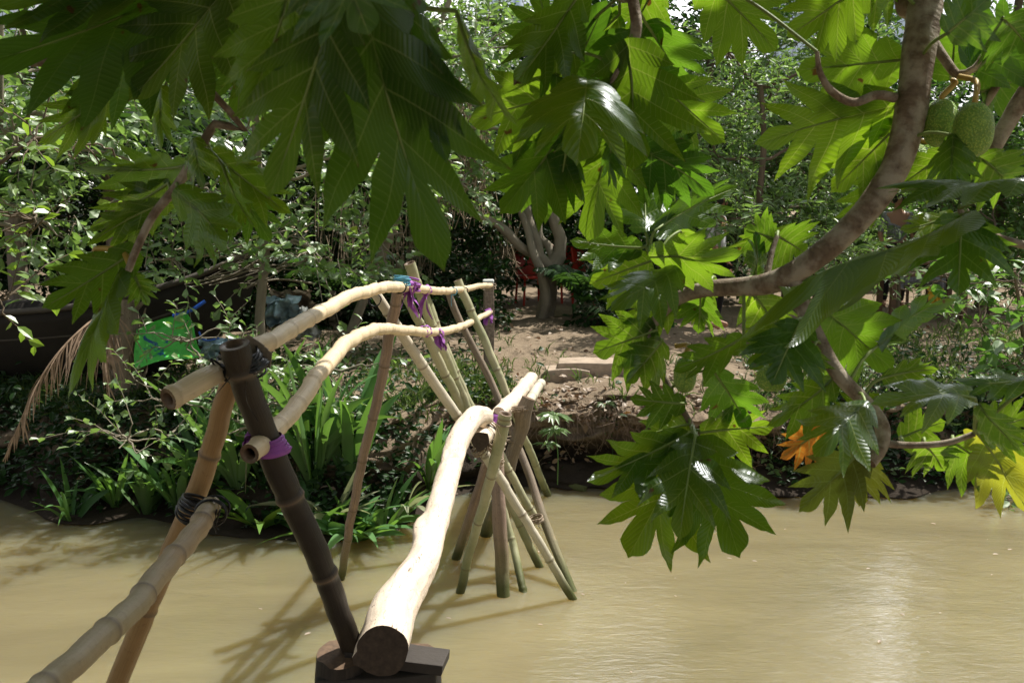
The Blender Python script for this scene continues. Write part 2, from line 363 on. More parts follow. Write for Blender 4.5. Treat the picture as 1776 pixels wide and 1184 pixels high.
M['palm'] = small_leaf_mat('palm_leaflets', (.03, .07, .025), (.05, .09, .04), (.1, .22, .03), .35)

def fruit_mat():
    m, t = newmat('breadfruit_skin'); k = N(t); pos = geo_pos(k)
    v = k.n('ShaderNodeTexVoronoi', {'Scale': 230.0, 'Vector': pos}); dist = v.outputs['Distance']
    c = k.mix(k.ramp(dist, .1, .6), (.42, .54, .09), (.16, .31, .04))
    c = k.mix(k.math('MULTIPLY', k.ramp(k.noise(pos, 25, 4), .5, .7), .4), c, (.12, .16, .03))
    b = k.n('ShaderNodeBump', {'Strength': .9, 'Distance': .003, 'Height': k.math('SUBTRACT', 1.0, dist)})
    p = k.n('ShaderNodeBsdfPrincipled', {'Base Color': c, 'Roughness': .5, 'Normal': b.outputs[0]}); k.out(p.outputs[0]); return m
M['fruit'] = fruit_mat()
M['stalk'] = plain_mat('fruit_stalk', (.50, .33, .07), .5, .3, 20)
M['petiole'] = plain_mat('petiole', (.22, .30, .08), .5, .3, 20)
def ground_mat():
    m, t = newmat('ground_dirt'); k = N(t); pos = geo_pos(k)
    n1 = k.noise(pos, 1.1, 6, .6); n2 = k.noise(pos, 9, 6, .65); n3 = k.noise(pos, 55, 5, .7)
    c = k.mix(k.ramp(n2, .3, .7), (.30, .235, .165), (.20, .152, .108))
    c = k.mix(k.math('MULTIPLY', k.ramp(n1, .5, .65), .4), c, (.17, .12, .08))
    c = k.mix(k.math('MULTIPLY', k.ramp(n3, .52, .7), .55), c, (.10, .075, .05))
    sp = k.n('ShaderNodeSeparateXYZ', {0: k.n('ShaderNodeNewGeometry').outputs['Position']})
    damp_shade = k.math('SUBTRACT', 1.0, k.ramp(k.math('ADD', sp.outputs[2], k.math('MULTIPLY', n2, .25)), .42, .70))  # low bank face: damp soil, with the undercut's shade painted in near-black
    c = k.mix(k.math('MULTIPLY', damp_shade, .93), c, (.022, .017, .013))
    b = k.n('ShaderNodeBump', {'Strength': .9, 'Distance': .04, 'Height': k.math('ADD', n2, k.math('MULTIPLY', n3, .5))})
    p = k.n('ShaderNodeBsdfPrincipled', {'Base Color': c, 'Roughness': .95, 'Normal': b.outputs[0], 'Specular IOR Level': .15}); k.out(p.outputs[0]); return m
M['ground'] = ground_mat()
def water_mat():
    m, t = newmat('muddy_water'); k = N(t); pos = geo_pos(k)
    n1 = k.noise(scalev(k, pos, (.35, .9, 1)), 1.0, 4, .55, 1.2)
    c = k.mix(k.ramp(n1, .3, .7), (.235, .203, .115), (.16, .138, .078))
    r1 = k.noise(scalev(k, pos, (2.2, 4.5, 1)), 1.6, 3, .5, .6)
    r2 = k.noise(scalev(k, pos, (5, 22, 1)), 1.6, 3, .5, .8)
    h = k.math('ADD', k.math('MULTIPLY', r1, .9), k.math('MULTIPLY', r2, .34))
    b = k.n('ShaderNodeBump', {'Strength': .14, 'Distance': .05, 'Height': h})
    p = k.n('ShaderNodeBsdfPrincipled', {'Base Color': c, 'Roughness': .03, 'IOR': 1.40, 'Normal': b.outputs[0], 'Subsurface Weight': 1.0, 'Subsurface Scale': 1.6, 'Subsurface Radius': (1.0, .75, .4)})
    k.out(p.outputs[0]); return m
M['water'] = water_mat()
# ------------------------------------------------------------------ terrain and water
wl_px = [(-900, 850), (-300, 850), (0, 862), (60, 880), (110, 902), (250, 892), (400, 922), (560, 938), (700, 908), (770, 862), (850, 842), (1000, 842), (1200, 852), (1400, 858), (1600, 850), (1776, 838), (2300, 830), (3200, 830)]
WL = sorted([(G(a, b).x, G(a, b).y) for a, b in wl_px])
def yw(x): return float(np.interp(x, [q[0] for q in WL], [q[1] for q in WL]))
def slope_k(x): return float(np.interp(x, [-9, -3, -.8, -.1, .3, 2.0, 3.0, 9], [1.9, 2.0, 2.0, 1.4, .9, .9, 1.6, 1.8]))
prof = [(-1.6, -.8), (-.5, -.22), (-.1, -.03), (.03, .04), (.12, .14), (.22, .28), (.24, .40), (.17, .50), (.08, .58), (.05, .66), (.08, .73), (.2, .79), (.5, .82), (1.0, .86), (1.6, .90), (2.2, .95), (3.0, 1.0), (4.5, 1.02), (7, 1.05)]
def bank(x, s):
    """s index into profile (float)"""
    k = slope_k(x); y0 = yw(x); und = 1.0 if k < 1.2 else .2
    i = min(int(s), len(prof) - 2); f = s - i
    oy = prof[i][0] * (1 - f) + prof[i + 1][0] * f; oz = prof[i][1] * (1 - f) + prof[i + 1][1] * f
    if 3 < s < 12 and und < 1:
        lin = .05 + (s - 3) / 9 * .45; oy = oy * und + lin * (1 - und)
    if s > 2: oy *= k if s < 13 else 1 + (k - 1) * max(0, (18 - s) / 5)
    return y0 + oy, oz
def ground_z(x, y):
    best = 1.05
    ss = np.linspace(3, 18, 61); last = None
    if y < 3.0: return 1.0
    for s in ss:
        yy, zz = bank(x, s)
        if yy <= y: last = zz
    return best if y > bank(x, 18)[0] else (last if last is not None else -.1)
def make_ground():
    xs = np.concatenate([np.linspace(-120, -10, 12), np.linspace(-9.5, 9.5, 320), np.linspace(10, 120, 12)])
    ns = 150; S = np.concatenate([np.linspace(0, 18, ns), ])
    near = [(-120, 1.0), (-30, 1.0), (-8, 1.0), (-2, 1.0), (0, 1.0), (1.2, .98), (1.9, .9), (2.4, .5), (2.9, -.2), (4, -.8), (5.5, -.9)]
    far = [(18, 1.1), (24, 1.15), (40, 1.3), (120, 2.0)]
    V = []
    for x in xs:
        for (y, z) in near: V.append((x, y, z + .04 * noise.noise(Vector((x, y, 0)))))
        for s in S:
            y, z = bank(x, s); q = Vector((x * 1.6, s * .5, 2)); dy = noise.noise(q) * .26 + noise.noise(q * 3.3) * .10; z += (noise.noise(Vector((x * 1.1, .3, 7))) * .10 + noise.noise(Vector((x * 3.7, .3, 9))) * .05) * max(0, min(1, (s - 4) / 3, (13 - s) / 3))
            q2 = Vector((x * 1.2, y * 1.2, 5)); dz = noise.noise(q2) * .05 + noise.noise(q2 * 5) * .022 + noise.noise(q2 * 14) * .010
            a = 1.0 if 2.5 < s < 13 else .25
            b = min(1, max(0, (s - 4) / 4))
            V.append((x, y + dy * a, z + dz * b * (1.0 if s > 11 else 1.0) + (noise.noise(q * 6) * .035 if 4 < s < 13 else 0)))
        for (y, z) in far: V.append((x, y, z))
    n = len(near) + len(S) + len(far); Fc = []
    for i in range(len(xs) - 1):
        for j in range(n - 1):
            a = i * n + j; Fc.append([a, a + n, a + n + 1, a + 1])
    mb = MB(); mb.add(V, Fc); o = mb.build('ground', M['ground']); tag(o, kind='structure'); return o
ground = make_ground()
# flat water sheet
mb = MB(); Wv = [(-120, 1.5, 0), (120, 1.5, 0), (120, 14, 0), (-120, 14, 0)]; Wv += [(a, b_, -1.3) for a, b_, c in Wv]
mb.add(Wv, [[0, 1, 2, 3], [7, 6, 5, 4], [0, 4, 5, 1], [1, 5, 6, 2], [2, 6, 7, 3], [3, 7, 4, 0]])
tag(mb.build('water', M['water'], smooth=False), kind='structure')

# ------------------------------------------------------------------ leaf clouds
def unit(a): return a / (np.linalg.norm(a, axis=-1, keepdims=True) + 1e-9)
LEAF = {  # outline halves (along, half width), fold
    'oval': [(0, 0), (.28, .20), (.62, .24), (1, 0)],
    'obov': [(0, 0), (.35, .15), (.75, .27), (1, .03)],
    'lance': [(0, 0), (.25, .11), (.6, .12), (1, 0)],
    'blade': [(0, .03), (.35, .035), (.7, .025), (1, 0)],
}
def leaf_cloud(mb, pos, axis, nrm, size, shape='oval', curl=.15, rnd=None):
    n = len(pos); axis = unit(axis); side = unit(np.cross(axis, nrm)); nrm = np.cross(side, axis)
    if rnd is None: rnd = rng.random(n)
    T = LEAF[shape]; sz = np.asarray(size).reshape(-1, 1) * np.ones((n, 1))
    p0 = pos; m1 = pos + axis * sz * T[1][0]; m2 = pos + axis * sz * T[2][0] - nrm * sz * curl * .3; p3 = pos + axis * sz - nrm * sz * curl
    up = nrm * sz * .07
    l1 = m1 + side * sz * T[1][1] + up; r1 = m1 - side * sz * T[1][1] + up
    l2 = m2 + side * sz * T[2][1] + up; r2 = m2 - side * sz * T[2][1] + up
    V = np.stack([p0, l1, l2, p3, r2, r1, m1, m2], 1).reshape(-1, 3)
    base = (np.arange(n) * 8)[:, None]
    quads = np.array([[0, 6, 1, 1], [6, 7, 2, 1], [7, 3, 2, 2], [0, 5, 6, 6], [5, 4, 7, 6], [4, 3, 7, 7]])
    Fs = []
    tri = [(0, 6, 1), (7, 3, 2), (0, 5, 6), (4, 3, 7)]; qd = [(6, 7, 2, 1), (5, 4, 7, 6)]
    for q in tri + qd: Fs.extend((base + np.array(q)[None]).tolist())
    mb.add(V, Fs, None, None, np.repeat(rnd, 8))
def twig_tubes(mb, A, B, r):
    """straight 3-sided twigs from A to B"""
    n = len(A); d = unit(B - A); up = np.tile([[.3, .2, 1.]], (n, 1)); s = unit(np.cross(d, up)); t = np.cross(d, s)
    r = np.asarray(r).reshape(-1, 1) * np.ones((n, 1)); V = []
    for (P_, rr) in ((A, r), (B, r * .45)):
        for a in (0, 2.094, 4.189): V.append(P_ + (s * math.cos(a) + t * math.sin(a)) * rr)
    V = np.stack(V, 1).reshape(-1, 3); base = (np.arange(n) * 6)[:, None]; Fs = []
    for q in ((0, 1, 4, 3), (1, 2, 5, 4), (2, 0, 3, 5)): Fs.extend((base + np.array(q)[None]).tolist())
    mb.add(V, Fs)
def fill_blob(lv, tw, c, rad, ntw, lsize, shape, nl=9, tlen=.5, droop=.25, shell=.55):
    c = np.array(c); rad = np.array(rad)
    d = unit(rng.normal(size=(ntw, 3))); r = shell + (1 - shell) * rng.random(ntw); r = np.where(rng.random(ntw) < .25, rng.random(ntw), r)
    p0 = c + d * rad * (r[:, None] - .2)
    td = unit(d * .8 + rng.normal(size=(ntw, 3)) * .6 + np.array([0, 0, .25])); tl = tlen * (.5 + .8 * rng.random(ntw))
    mid = p0 + td * tl[:, None] * .5; end = p0 + td * tl[:, None] + np.array([0, 0, -1]) * (droop * tl[:, None] * .5)
    twig_tubes(tw, p0, mid, .006); twig_tubes(tw, mid, end, .0035)
    ts = np.linspace(.1, 1, nl)[None] + rng.normal(size=(ntw, nl)) * .03
    pos = np.where((ts < .5)[..., None], p0[:, None] + (mid - p0)[:, None] * (ts * 2)[..., None], mid[:, None] + (end - mid)[:, None] * ((ts - .5) * 2)[..., None])
    sd = unit(np.cross(td, np.array([.1, .05, 1.]))); alt = np.where(np.arange(nl) % 2 == 0, 1, -1)[None, :, None]
    ax = unit(td[:, None] * .55 + sd[:, None] * alt * .9 + rng.normal(size=(ntw, nl, 3)) * .35 + np.array([0, 0, -.15]))
    nr = unit(np.array([0, 0, 1.]) * .8 + rng.normal(size=(ntw, nl, 3)) * .5)
    sz = lsize * (.6 + .6 * rng.random((ntw, nl)))
    rr = np.clip(rng.random((ntw, 1)) * .4 + rng.random((ntw, nl)) * .62, 0, 1)
    leaf_cloud(lv, pos.reshape(-1, 3), ax.reshape(-1, 3), nr.reshape(-1, 3), sz.reshape(-1), shape, .15, rr.reshape(-1))
    return p0
def wob(a, b, n=8, amp=.08, seed=0):
    a = np.array(a, float); b = np.array(b, float); out = []
    L = np.linalg.norm(b - a)
    for t in np.linspace(0, 1, n):
        q = noise.noise_vector(Vector((t * 2.3 + seed * 3.7, seed * 1.3, .5))) * amp * L * math.sin(math.pi * t)
        out.append(a + (b - a) * t + np.array(q))
    return np.array(out)
_seed = [1]
def tree(name, label, cat, base, top, r0, blobs, mat, lsize, shape='oval', ntw=60, nl=9, bark='bark', tlen=.5, group=None, crown='crown', droop=.25, trunks=None):
    """blobs: list of (centre, (rx,ry,rz), density)"""
    base = np.array(base, float); root = empty(name, base, label, cat, group)
    tk = MB(); lv = MB(); tw = MB()
    trunk_paths = trunks or [wob(base, top, 14, .05, _seed[0])]
    for p in trunk_paths:
        C = catmull(p, .12); L = len(C); tube(tk, C, np.linspace(r0, r0 * .5, L), 9, kind='bark', seed=_seed[0])
    for (c, rad, den) in blobs:
        _seed[0] += 1; c = np.array(c, float)
        allp = np.concatenate([p[len(p) // 3:] for p in trunk_paths]); st = allp[np.argmin(np.linalg.norm(allp - c, axis=1) + np.maximum(0, allp[:, 2] - c[2]) * 2)]
        mp = catmull(wob(st, c, 7, .22, _seed[0]), .12); tube(tk, mp, np.linspace(r0 * .42, r0 * .2, len(mp)), 6, kind='bark', seed=_seed[0])
        p0 = fill_blob(lv, tw, c, rad, int(ntw * den), lsize, shape, nl, tlen, droop)
        for q in p0[::max(1, len(p0) // 9)][:9]:
            _seed[0] += 1; m2 = wob(c, q, 6, .25, _seed[0]); tube(tw, m2, np.linspace(r0 * .16 + .004, .004, len(m2)), 4)
    tk.build('trunk', M[bark], root); lv.build(crown, M[mat], root, smooth=False); tw.build('twigs', M[bark], root)
    return root
def px_blob(px, py, d, rx, ry, rz, den=1): return (tuple(P(px, py, d)), (rx, ry, rz), den)
# ------------------------------------------------------------------ far wood and background trees
def gp(px, d, x=None):
    """ground point under image column px at distance d"""
    X = (px - 888) / F * d if x is None else x
    return np.array([X, d, ground_z(X, d)])
def B3(x, y, z, rx, ry, rz, den=1): return ((x, y, z), (rx, ry, rz), den)
mb = MB(); tw = MB()
for i in range(34):
    x = -21 + i * 1.3 + rng.uniform(-.5, .5); y = 25 + rng.uniform(-2, 3)
    for z in (1.8, 3.8) + ((5.8,) if i % 3 else ()):
        fill_blob(mb, tw, (x, y, z + rng.uniform(-.5, .5)), (1.7, 1.2, 1.4), 60, .26, 'oval', 8, .8)
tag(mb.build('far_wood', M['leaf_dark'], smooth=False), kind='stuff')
tag(tw.build('far_wood_twigs', M['bark']), kind='stuff')
mb = MB(); tw = MB()
for i in range(26):
    x = -15 + i * 1.25 + rng.uniform(-.4, .4)
    for (y, z) in ((19 + rng.uniform(-.6, 1), .9), (20, 2.2), (20.5, 3.5)): fill_blob(mb, tw, (x, y, z + .9), (1.1, .7, 1.0), 75, .2, 'oval', 8, .6)
tag(mb.build('thicket', M['leaf_dark'], smooth=False), kind='stuff'); tag(tw.build('thicket_stems', M['bark']), kind='stuff')
def bgtree(px, d, top_z, label, blobs, mat='leaf_mid', ls=.12, shape='oval', r0=.09, ntw=60, name='tree', cat='tree', x=None, **k):
    b = gp(px, d, x); b[2] -= .15
    for c in list(cano):
        if abs(c[0] - b[0]) < 2.6 and abs(c[1] - b[1]) < 3.2: cano.remove(c); blobs = blobs + [B3(c[0], c[1], c[2], 1.9, 1.4, .6, 1.3)]; top_z = max(top_z, c[2] - .5)
    return tree(name, label, cat, b, (b[0] + rng.uniform(-.4, .4), b[1] + rng.uniform(-.3, .3), top_z), r0, blobs, mat, ls, shape, ntw, **k)
cano = [(-6.5, 12.6, 7.2), (7.4, 13.6, 7.6), (0.4, 16, 8.2), (5.5, 16.5, 8.6), (9.5, 12, 7.4), (-9.6, 12, 7.6)]
gT = 'trees standing beyond the dirt path'
bgtree(90, 13.5, 6, 'tall leafy tree behind the dark boat at far left', [B3(-6.3, 13, 4.2, 1.5, 1.2, 1.2), B3(-5.2, 13.5, 5.6, 1.6, 1.3, 1.2), B3(-7.2, 13.5, 6.2, 1.5, 1.2, 1.2), B3(-4.4, 13.0, 4.2, 1.2, 1, 1.0), B3(-6.8, 13.2, 2.6, 1.2, 1, .9)], ntw=150, group=gT)
bgtree(345, 14.5, 6.5, 'tree with grey green leaves rising behind the boat prow', [B3(-3.6, 14, 5.0, 1.5, 1.2, 1.2), B3(-2.6, 14.5, 6.6, 1.4, 1.2, 1.0), B3(-4.4, 14.8, 6.8, 1.4, 1.2, 1.0), B3(-3.2, 13.8, 3.4, 1.3, 1, 1.0)], 'leaf_grey', ntw=170, group=gT)
bgtree(640, 15.5, 6, 'tree behind the handrails, hung with dry vines', [B3(-1.4, 15.2, 4.9, 1.4, 1.2, 1.1), B3(-2.6, 15.6, 6.2, 1.4, 1.2, .9), B3(-.2, 15.8, 5.4, 1.2, 1.1, 1.0), B3(-1.9, 15.0, 3.4, 1.1, 1, .8)], 'leaf_grey', ntw=170, group=gT)
bgtree(1190, 17.5, 6.5, 'dark tree right of the forked pale tree', [B3(3.0, 17.5, 5.2, 1.6, 1.2, 1.2), B3(1.6, 17.8, 6.6, 1.6, 1.2, .9), B3(4.2, 18, 6.6, 1.5, 1.2, .9)], 'leaf_dark', .14, ntw=130, group=gT)
bgtree(1420, 15.5, 6, 'broad shrubby tree with dense small glossy leaves right of centre', [B3(3.4, 15, 4.3, 1.3, 1.1, 1.1), B3(4.8, 15.2, 5.3, 1.4, 1.1, 1.1), B3(4.6, 14.8, 3.3, 1.3, 1, .9), B3(3.6, 15.6, 6.2, 1.4, 1.1, .8), B3(3.2, 14.6, 2.8, 1.0, .9, .8)], 'leaf_grey', .11, ntw=190, group=gT)
bgtree(1700, 15.0, 6, 'tree behind the hanging breadfruit at far right', [B3(7.0, 14.6, 4.6, 1.5, 1.2, 1.3), B3(6.2, 15, 6.2, 1.5, 1.2, .9), B3(8.4, 15.2, 5.5, 1.4, 1.2, 1.2), B3(7.6, 14.4, 3.0, 1.3, 1, .9)], 'leaf_mid', .11, ntw=170, group=gT)
bgtree(1080, 20, 7, 'tall tree far back above the forked pale tree', [B3(1.9, 20, 6.3, 1.5, 1.3, .8), B3(.2, 20, 5.4, 1.5, 1.3, .8)], 'leaf_dark', .16, ntw=120, group=gT)
bgtree(0, 12, 6, 'leafy tree beyond the left edge of the boat', [B3(-9, 12, 4.5, 1.8, 1.4, 1.6), B3(-10.5, 13, 6, 1.8, 1.4, 1.4), B3(-8.6, 12.6, 6.4, 1.5, 1.3, 1.1), B3(-9, 11.5, 2.4, 1.4, 1.2, 1.0)], 'leaf_mid', .13, ntw=130, x=-9, group=gT)
bgtree(0, 13, 6, 'leafy tree beyond the right edge of the path', [B3(10.5, 13, 4.5, 1.8, 1.4, 1.6), B3(11.5, 14, 6, 1.8, 1.4, 1.2), B3(9.6, 12.6, 2.6, 1.4, 1.2, 1.2)], 'leaf_mid', .13, ntw=120, x=10.3, group=gT)
# slender mangrove-like tree in front of the boat prow
root = tree('mangrove_tree', 'slender tree with a pale grey trunk and small rounded leaves before the boat prow', 'tree', gp(455, 9.6) - np.array([0, 0, .2]), P(425, -60, 9.4), .055,
     [px_blob(540, 430, 9.3, .75, .6, .42), px_blob(330, 330, 9.2, .9, .6, .5), px_blob(450, 180, 9.4, .8, .6, .6), px_blob(250, 150, 9.5, .9, .7, .6), px_blob(560, 300, 9.6, .7, .6, .5), px_blob(120, 260, 9.3, .8, .6, .6), px_blob(700, 260, 9.8, .8, .6, .6), px_blob(30, 130, 9.5, .8, .6, .7), px_blob(450, 40, 9.6, 1.2, .7, .6), px_blob(300, 450, 9.0, .5, .4, .25, .5)],
     'leaf_grey', .13, 'obov', 34, 9, 'bark_pale', .45, trunks=[catmull([gp(455, 9.6) - np.array([0, 0, .2]), P(450, 560, 9.6), P(460, 430, 9.55), P(448, 300, 9.5), P(440, 150, 9.45), P(425, -60, 9.4)], .3)])
tree('mangrove_tree', 'grey twiggy tree with rounded leaves at the upper left edge', 'tree', gp(-60, 9.0), P(0, 40, 8.2), .06,
     [px_blob(30, 250, 8.0, .7, .5, .5), px_blob(60, 380, 8.0, .5, .45, .35, .6), px_blob(150, 190, 8.2, .6, .5, .4, .6), px_blob(-80, 300, 8.0, .7, .5, .7), px_blob(10, 90, 8.2, .7, .5, .4)], 'leaf_grey', .13, 'obov', 32, 9, 'bark_pale', .4)
tree('mangrove_tree', 'airy tree with pale rounded leaves above the middle of the handrails', 'tree', gp(600, 11.6), P(780, 0, 11.6), .06,
     [px_blob(760, 180, 11.5, .8, .6, .8), px_blob(840, 90, 11.6, .9, .6, .5), px_blob(690, 60, 11.6, .9, .6, .5), px_blob(800, 320, 11.4, .5, .5, .35, .6), px_blob(660, 420, 11.2, .6, .5, .5, .8), px_blob(900, 220, 11.8, .7, .5, .5)], 'leaf_grey', .13, 'obov', 46, 9, 'bark_pale', .45)
tree('shrub', 'large grey green shrub lit from above right of the forked pale tree', 'shrub', gp(1330, 12.3), P(1320, 150, 12.3), .06,
     [px_blob(1300, 380, 12.2, .9, .7, .55), px_blob(1330, 180, 12.4, .8, .6, .6), px_blob(1240, 270, 12.5, .6, .5, .6), px_blob(1430, 260, 12.4, .7, .6, .7), px_blob(1440, 440, 12.2, .8, .6, .35), px_blob(1260, 90, 12.6, .7, .6, .5, .7), px_blob(1480, 120, 12.6, .8, .6, .6)], 'leaf_grey', .14, 'lance', 62, 10, 'bark', .45)
tree('shrub', 'leafy shrub behind the seated person at the right', 'shrub', gp(1640, 15.2), P(1640, 200, 15.2), .06,
     [px_blob(1560, 380, 15.2, .9, .7, .6), px_blob(1700, 400, 15.4, 1.0, .7, .6), px_blob(1640, 260, 15.4, .9, .7, .7), px_blob(1790, 330, 15.4, .9, .7, .9)], 'leaf_grey', .11, 'lance', 60, 9, 'bark', .45)
tree('shrub', 'loose grey green shrub standing before the wooden table', 'shrub', gp(1560, 12.6), P(1560, 440, 12.6), .03,
     [px_blob(1530, 470, 12.5, .5, .4, .4), px_blob(1640, 450, 12.5, .4, .3, .25, .5), px_blob(1690, 500, 12.4, .5, .35, .3), px_blob(1590, 530, 12.4, .35, .3, .15, .3)], 'leaf_grey', .12, 'lance', 26, 8, 'bark', .35)
tree('shrub', 'low shrub with blue green leaves on the bank edge at the right', 'shrub', gp(1480, 9.9), P(1480, 600, 9.9), .03,
     [px_blob(1500, 640, 9.8, .75, .4, .26), px_blob(1400, 680, 9.6, .5, .35, .22, .7), px_blob(1620, 680, 9.7, .6, .4, .3), px_blob(1560, 740, 9.4, .7, .3, .25), px_blob(1680, 760, 9.3, .6, .3, .3)], 'leaf_grey', .10, 'lance', 34, 8, 'bark', .3)
tree('shrub', 'small trailing shrub at the water line below the hanging leaves', 'shrub', gp(1370, 9.2), P(1340, 780, 9.2), .02,
     [px_blob(1330, 800, 9.0, .3, .25, .2), px_blob(1500, 830, 9.0, .5, .2, .12, .7), px_blob(1620, 830, 9.1, .4, .2, .12, .6)], 'leaf_grey', .07, 'oval', 34, 8, 'bark', .2)
tree('sapling', 'bright green sapling with oval leaves at the right edge', 'sapling', gp(1800, 9.7), P(1760, 470, 9.3), .025,
     [px_blob(1700, 560, 9.3, .42, .3, .45, .6), px_blob(1770, 640, 9.3, .45, .3, .45, .9), px_blob(1640, 480, 9.6, .33, .3, .22, .4), px_blob(1770, 500, 9.4, .4, .3, .3, .6)], 'leaf_mid', .19, 'oval', 16, 6, 'bark', .4)
tree('sapling', 'thin sapling with drooping oval leaf pairs low over the water at the right', 'sapling', gp(1800, 9.5), P(1775, 790, 8.9), .012, [px_blob(1740, 868, 8.35, .16, .1, .05, 1), px_blob(1785, 850, 8.5, .2, .1, .1, 1)], 'leaf_grey', .14, 'oval', 6, 5, 'bark', .25)
# twiggy bush spreading over the bank behind the near posts
tree('shrub', 'twiggy shrub with pale oval leaves behind the crossed near posts', 'shrub', gp(330, 8.6), P(350, 640, 8.3), .03,
     [px_blob(300, 690, 7.6, .6, .4, .25), px_blob(420, 640, 8.0, .6, .4, .25), px_blob(220, 760, 7.3, .4, .3, .2, .7), px_blob(500, 700, 7.8, .6, .4, .25), px_blob(560, 640, 8.2, .5, .4, .2, .8), px_blob(330, 590, 8.4, .6, .4, .2, .7), px_blob(440, 740, 7.6, .4, .3, .2, .6)], 'leaf_grey', .095, 'obov', 15, 8, 'bark_pale', .4)
# loose twigs reaching in at the left
tree('sapling', 'thin bare-stemmed sapling with lime leaves at the left edge', 'sapling', (-3.7, 2.2, .85), P(60, 240, 4.9), .014,
     [px_blob(60, 240, 4.8, .3, .2, .16, .7), px_blob(60, 380, 4.8, .22, .2, .14, .6), px_blob(0, 520, 4.6, .12, .1, .12, .5), px_blob(140, 250, 4.9, .25, .2, .15, .5)], 'leaf_lime', .085, 'oval', 12, 6, 'bark', .35)
# forked pale tree on the path
def tk(pts): return catmull([P(*p) for p in pts], .3)
ft = empty('forked_tree', gp(945, 13.6) - np.array([0, 0, .1]), 'pale-barked tree forking low into bent limbs beside the path', 'tree')
mbk = MB()
g0 = gp(945, 13.6)
for pts, ra, rb in (([tuple(g0), P(950, 520, 13.6), P(958, 465, 13.6), P(972, 440, 13.6)], .13, .10), ([P(960, 470, 13.6), P(935, 445, 13.5), P(905, 430, 13.4), P(880, 405, 13.3), P(850, 382, 13.2), P(820, 374, 13.1)], .085, .035), ([P(935, 445, 13.5), P(930, 415, 13.5), P(918, 385, 13.6), P(912, 340, 13.7), P(905, 250, 13.8)], .07, .04), ([P(962, 455, 13.6), P(950, 425, 13.7), P(935, 405, 13.8), P(940, 330, 13.9)], .06, .035), ([P(970, 445, 13.6), P(972, 415, 13.6), P(962, 385, 13.6), P(958, 340, 13.6), P(975, 240, 13.6)], .085, .05), ([tuple(gp(940, 13.4)), P(948, 520, 13.3), P(938, 470, 13.3), P(925, 440, 13.3), P(915, 400, 13.4), P(900, 360, 13.5)], .075, .04)):
    C = catmull(pts, .06); tube(mbk, C, np.linspace(ra, rb, len(C)), 12, kind='log', seed=int(ra * 1000))
mbk.build('trunk', M['bark_pale'], ft)
lv = MB(); tw = MB()
for (a, b_, d, rx, ry, rz) in ((900, 230, 13.8, 1.1, .9, .6), (990, 180, 13.8, 1.1, .9, .7), (820, 260, 13.4, .9, .8, .6)):
    fill_blob(lv, tw, P(a, b_, d), (rx, ry, rz), 110, .12, 'oval', 9, .5)
lv.build('crown', M['leaf_mid'], ft, smooth=False); tw.build('twigs', M['bark_pale'], ft)
# understorey bushes behind the path
us = [(520, 13.6, 'dark', 'dark bush behind the concrete post, first left of the dry vines'), (640, 14.5, 'mid', 'brownish undergrowth bush behind the handrail posts'), (740, 14.2, 'dark', 'dark undergrowth bush under the dry vines'), (850, 15.2, 'dark', 'dark bush filling the gap left of the forked tree'), (1030, 15.6, 'dark', 'dark bush behind the young palm'), (1120, 14.8, 'mid', 'green bush right of the young palm'), (1230, 15.8, 'dark', 'dark bush behind the standing person'), (1360, 14.8, 'grey', 'grey green bush left of the wooden table'), (1500, 17.6, 'mid', 'green bush behind the wooden table'), (1720, 14.2, 'mid', 'green bush at the far right end of the path'), (300, 12.3, 'dark', 'dark bush directly behind the boat prow'), (120, 12.0, 'dark', 'dark bush behind the middle of the boat'), (-60, 11.5, 'dark', 'dark bush behind the boat at the left edge')]
for (px, d, mt, lab) in us:
    b = gp(px, d); z0 = b[2]
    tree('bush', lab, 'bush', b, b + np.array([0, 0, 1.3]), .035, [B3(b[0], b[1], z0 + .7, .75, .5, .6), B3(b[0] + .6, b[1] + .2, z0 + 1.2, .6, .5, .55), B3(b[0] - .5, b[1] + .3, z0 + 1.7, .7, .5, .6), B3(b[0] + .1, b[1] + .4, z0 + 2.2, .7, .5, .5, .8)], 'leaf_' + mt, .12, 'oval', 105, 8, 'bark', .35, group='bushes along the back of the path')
mb = MB(); tw = MB()
for i in range(34):
    x = -5.2 + i * .215 + rng.uniform(-.1, .1)
    if .0 < x < 1.0: continue
    y = 12.5 + rng.uniform(0, .5); fill_blob(mb, tw, (x, y, 1.15 + rng.uniform(0, .12)), (.28, .3, .22), 26, .11, 'oval', 7, .3)
    y = 13.2 + rng.uniform(0, .5); fill_blob(mb, tw, (x, y, 1.4 + rng.uniform(0, .2)), (.3, .3, .4), 26, .13, 'oval', 7, .35)
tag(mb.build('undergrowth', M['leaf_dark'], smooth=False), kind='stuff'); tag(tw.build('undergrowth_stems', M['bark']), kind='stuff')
# curtain of dry vines hanging from the tree
def vines(px0, px1, y0, y1, d, n, label):
    mb = MB()
    for i in range(n):
        a = rng.uniform(px0, px1); t = rng.uniform(y0, y0 + 90); b = t + (y1 - t) * rng.uniform(.4, 1); dd = d + rng.uniform(-.3, .3)
        pts = [P(a, t, dd)]
        for f in (.25, .5, .75, 1): pts.append(P(a + rng.normal() * 9 * f + 6 * math.sin(f * 5 + i), t + (b - t) * f, dd + rng.normal() * .05))
        C = catmull(pts, .12); tube(mb, C, rng.uniform(.003, .008), 3, cap=False)
    return tag(mb.build('hanging_vines', M['vine']), label, 'vines', 'dry vines hanging in the trees')
vines(740, 850, 120, 400, 12.2, 150, 'tan curtain of dry vines hanging above the concrete post')
vines(540, 760, 330, 600, 13.2, 120, 'brown tangle of dry stems hanging behind the leaning posts')
vines(850, 900, 330, 500, 14.3, 30, 'thin dry stems hanging left of the forked tree')
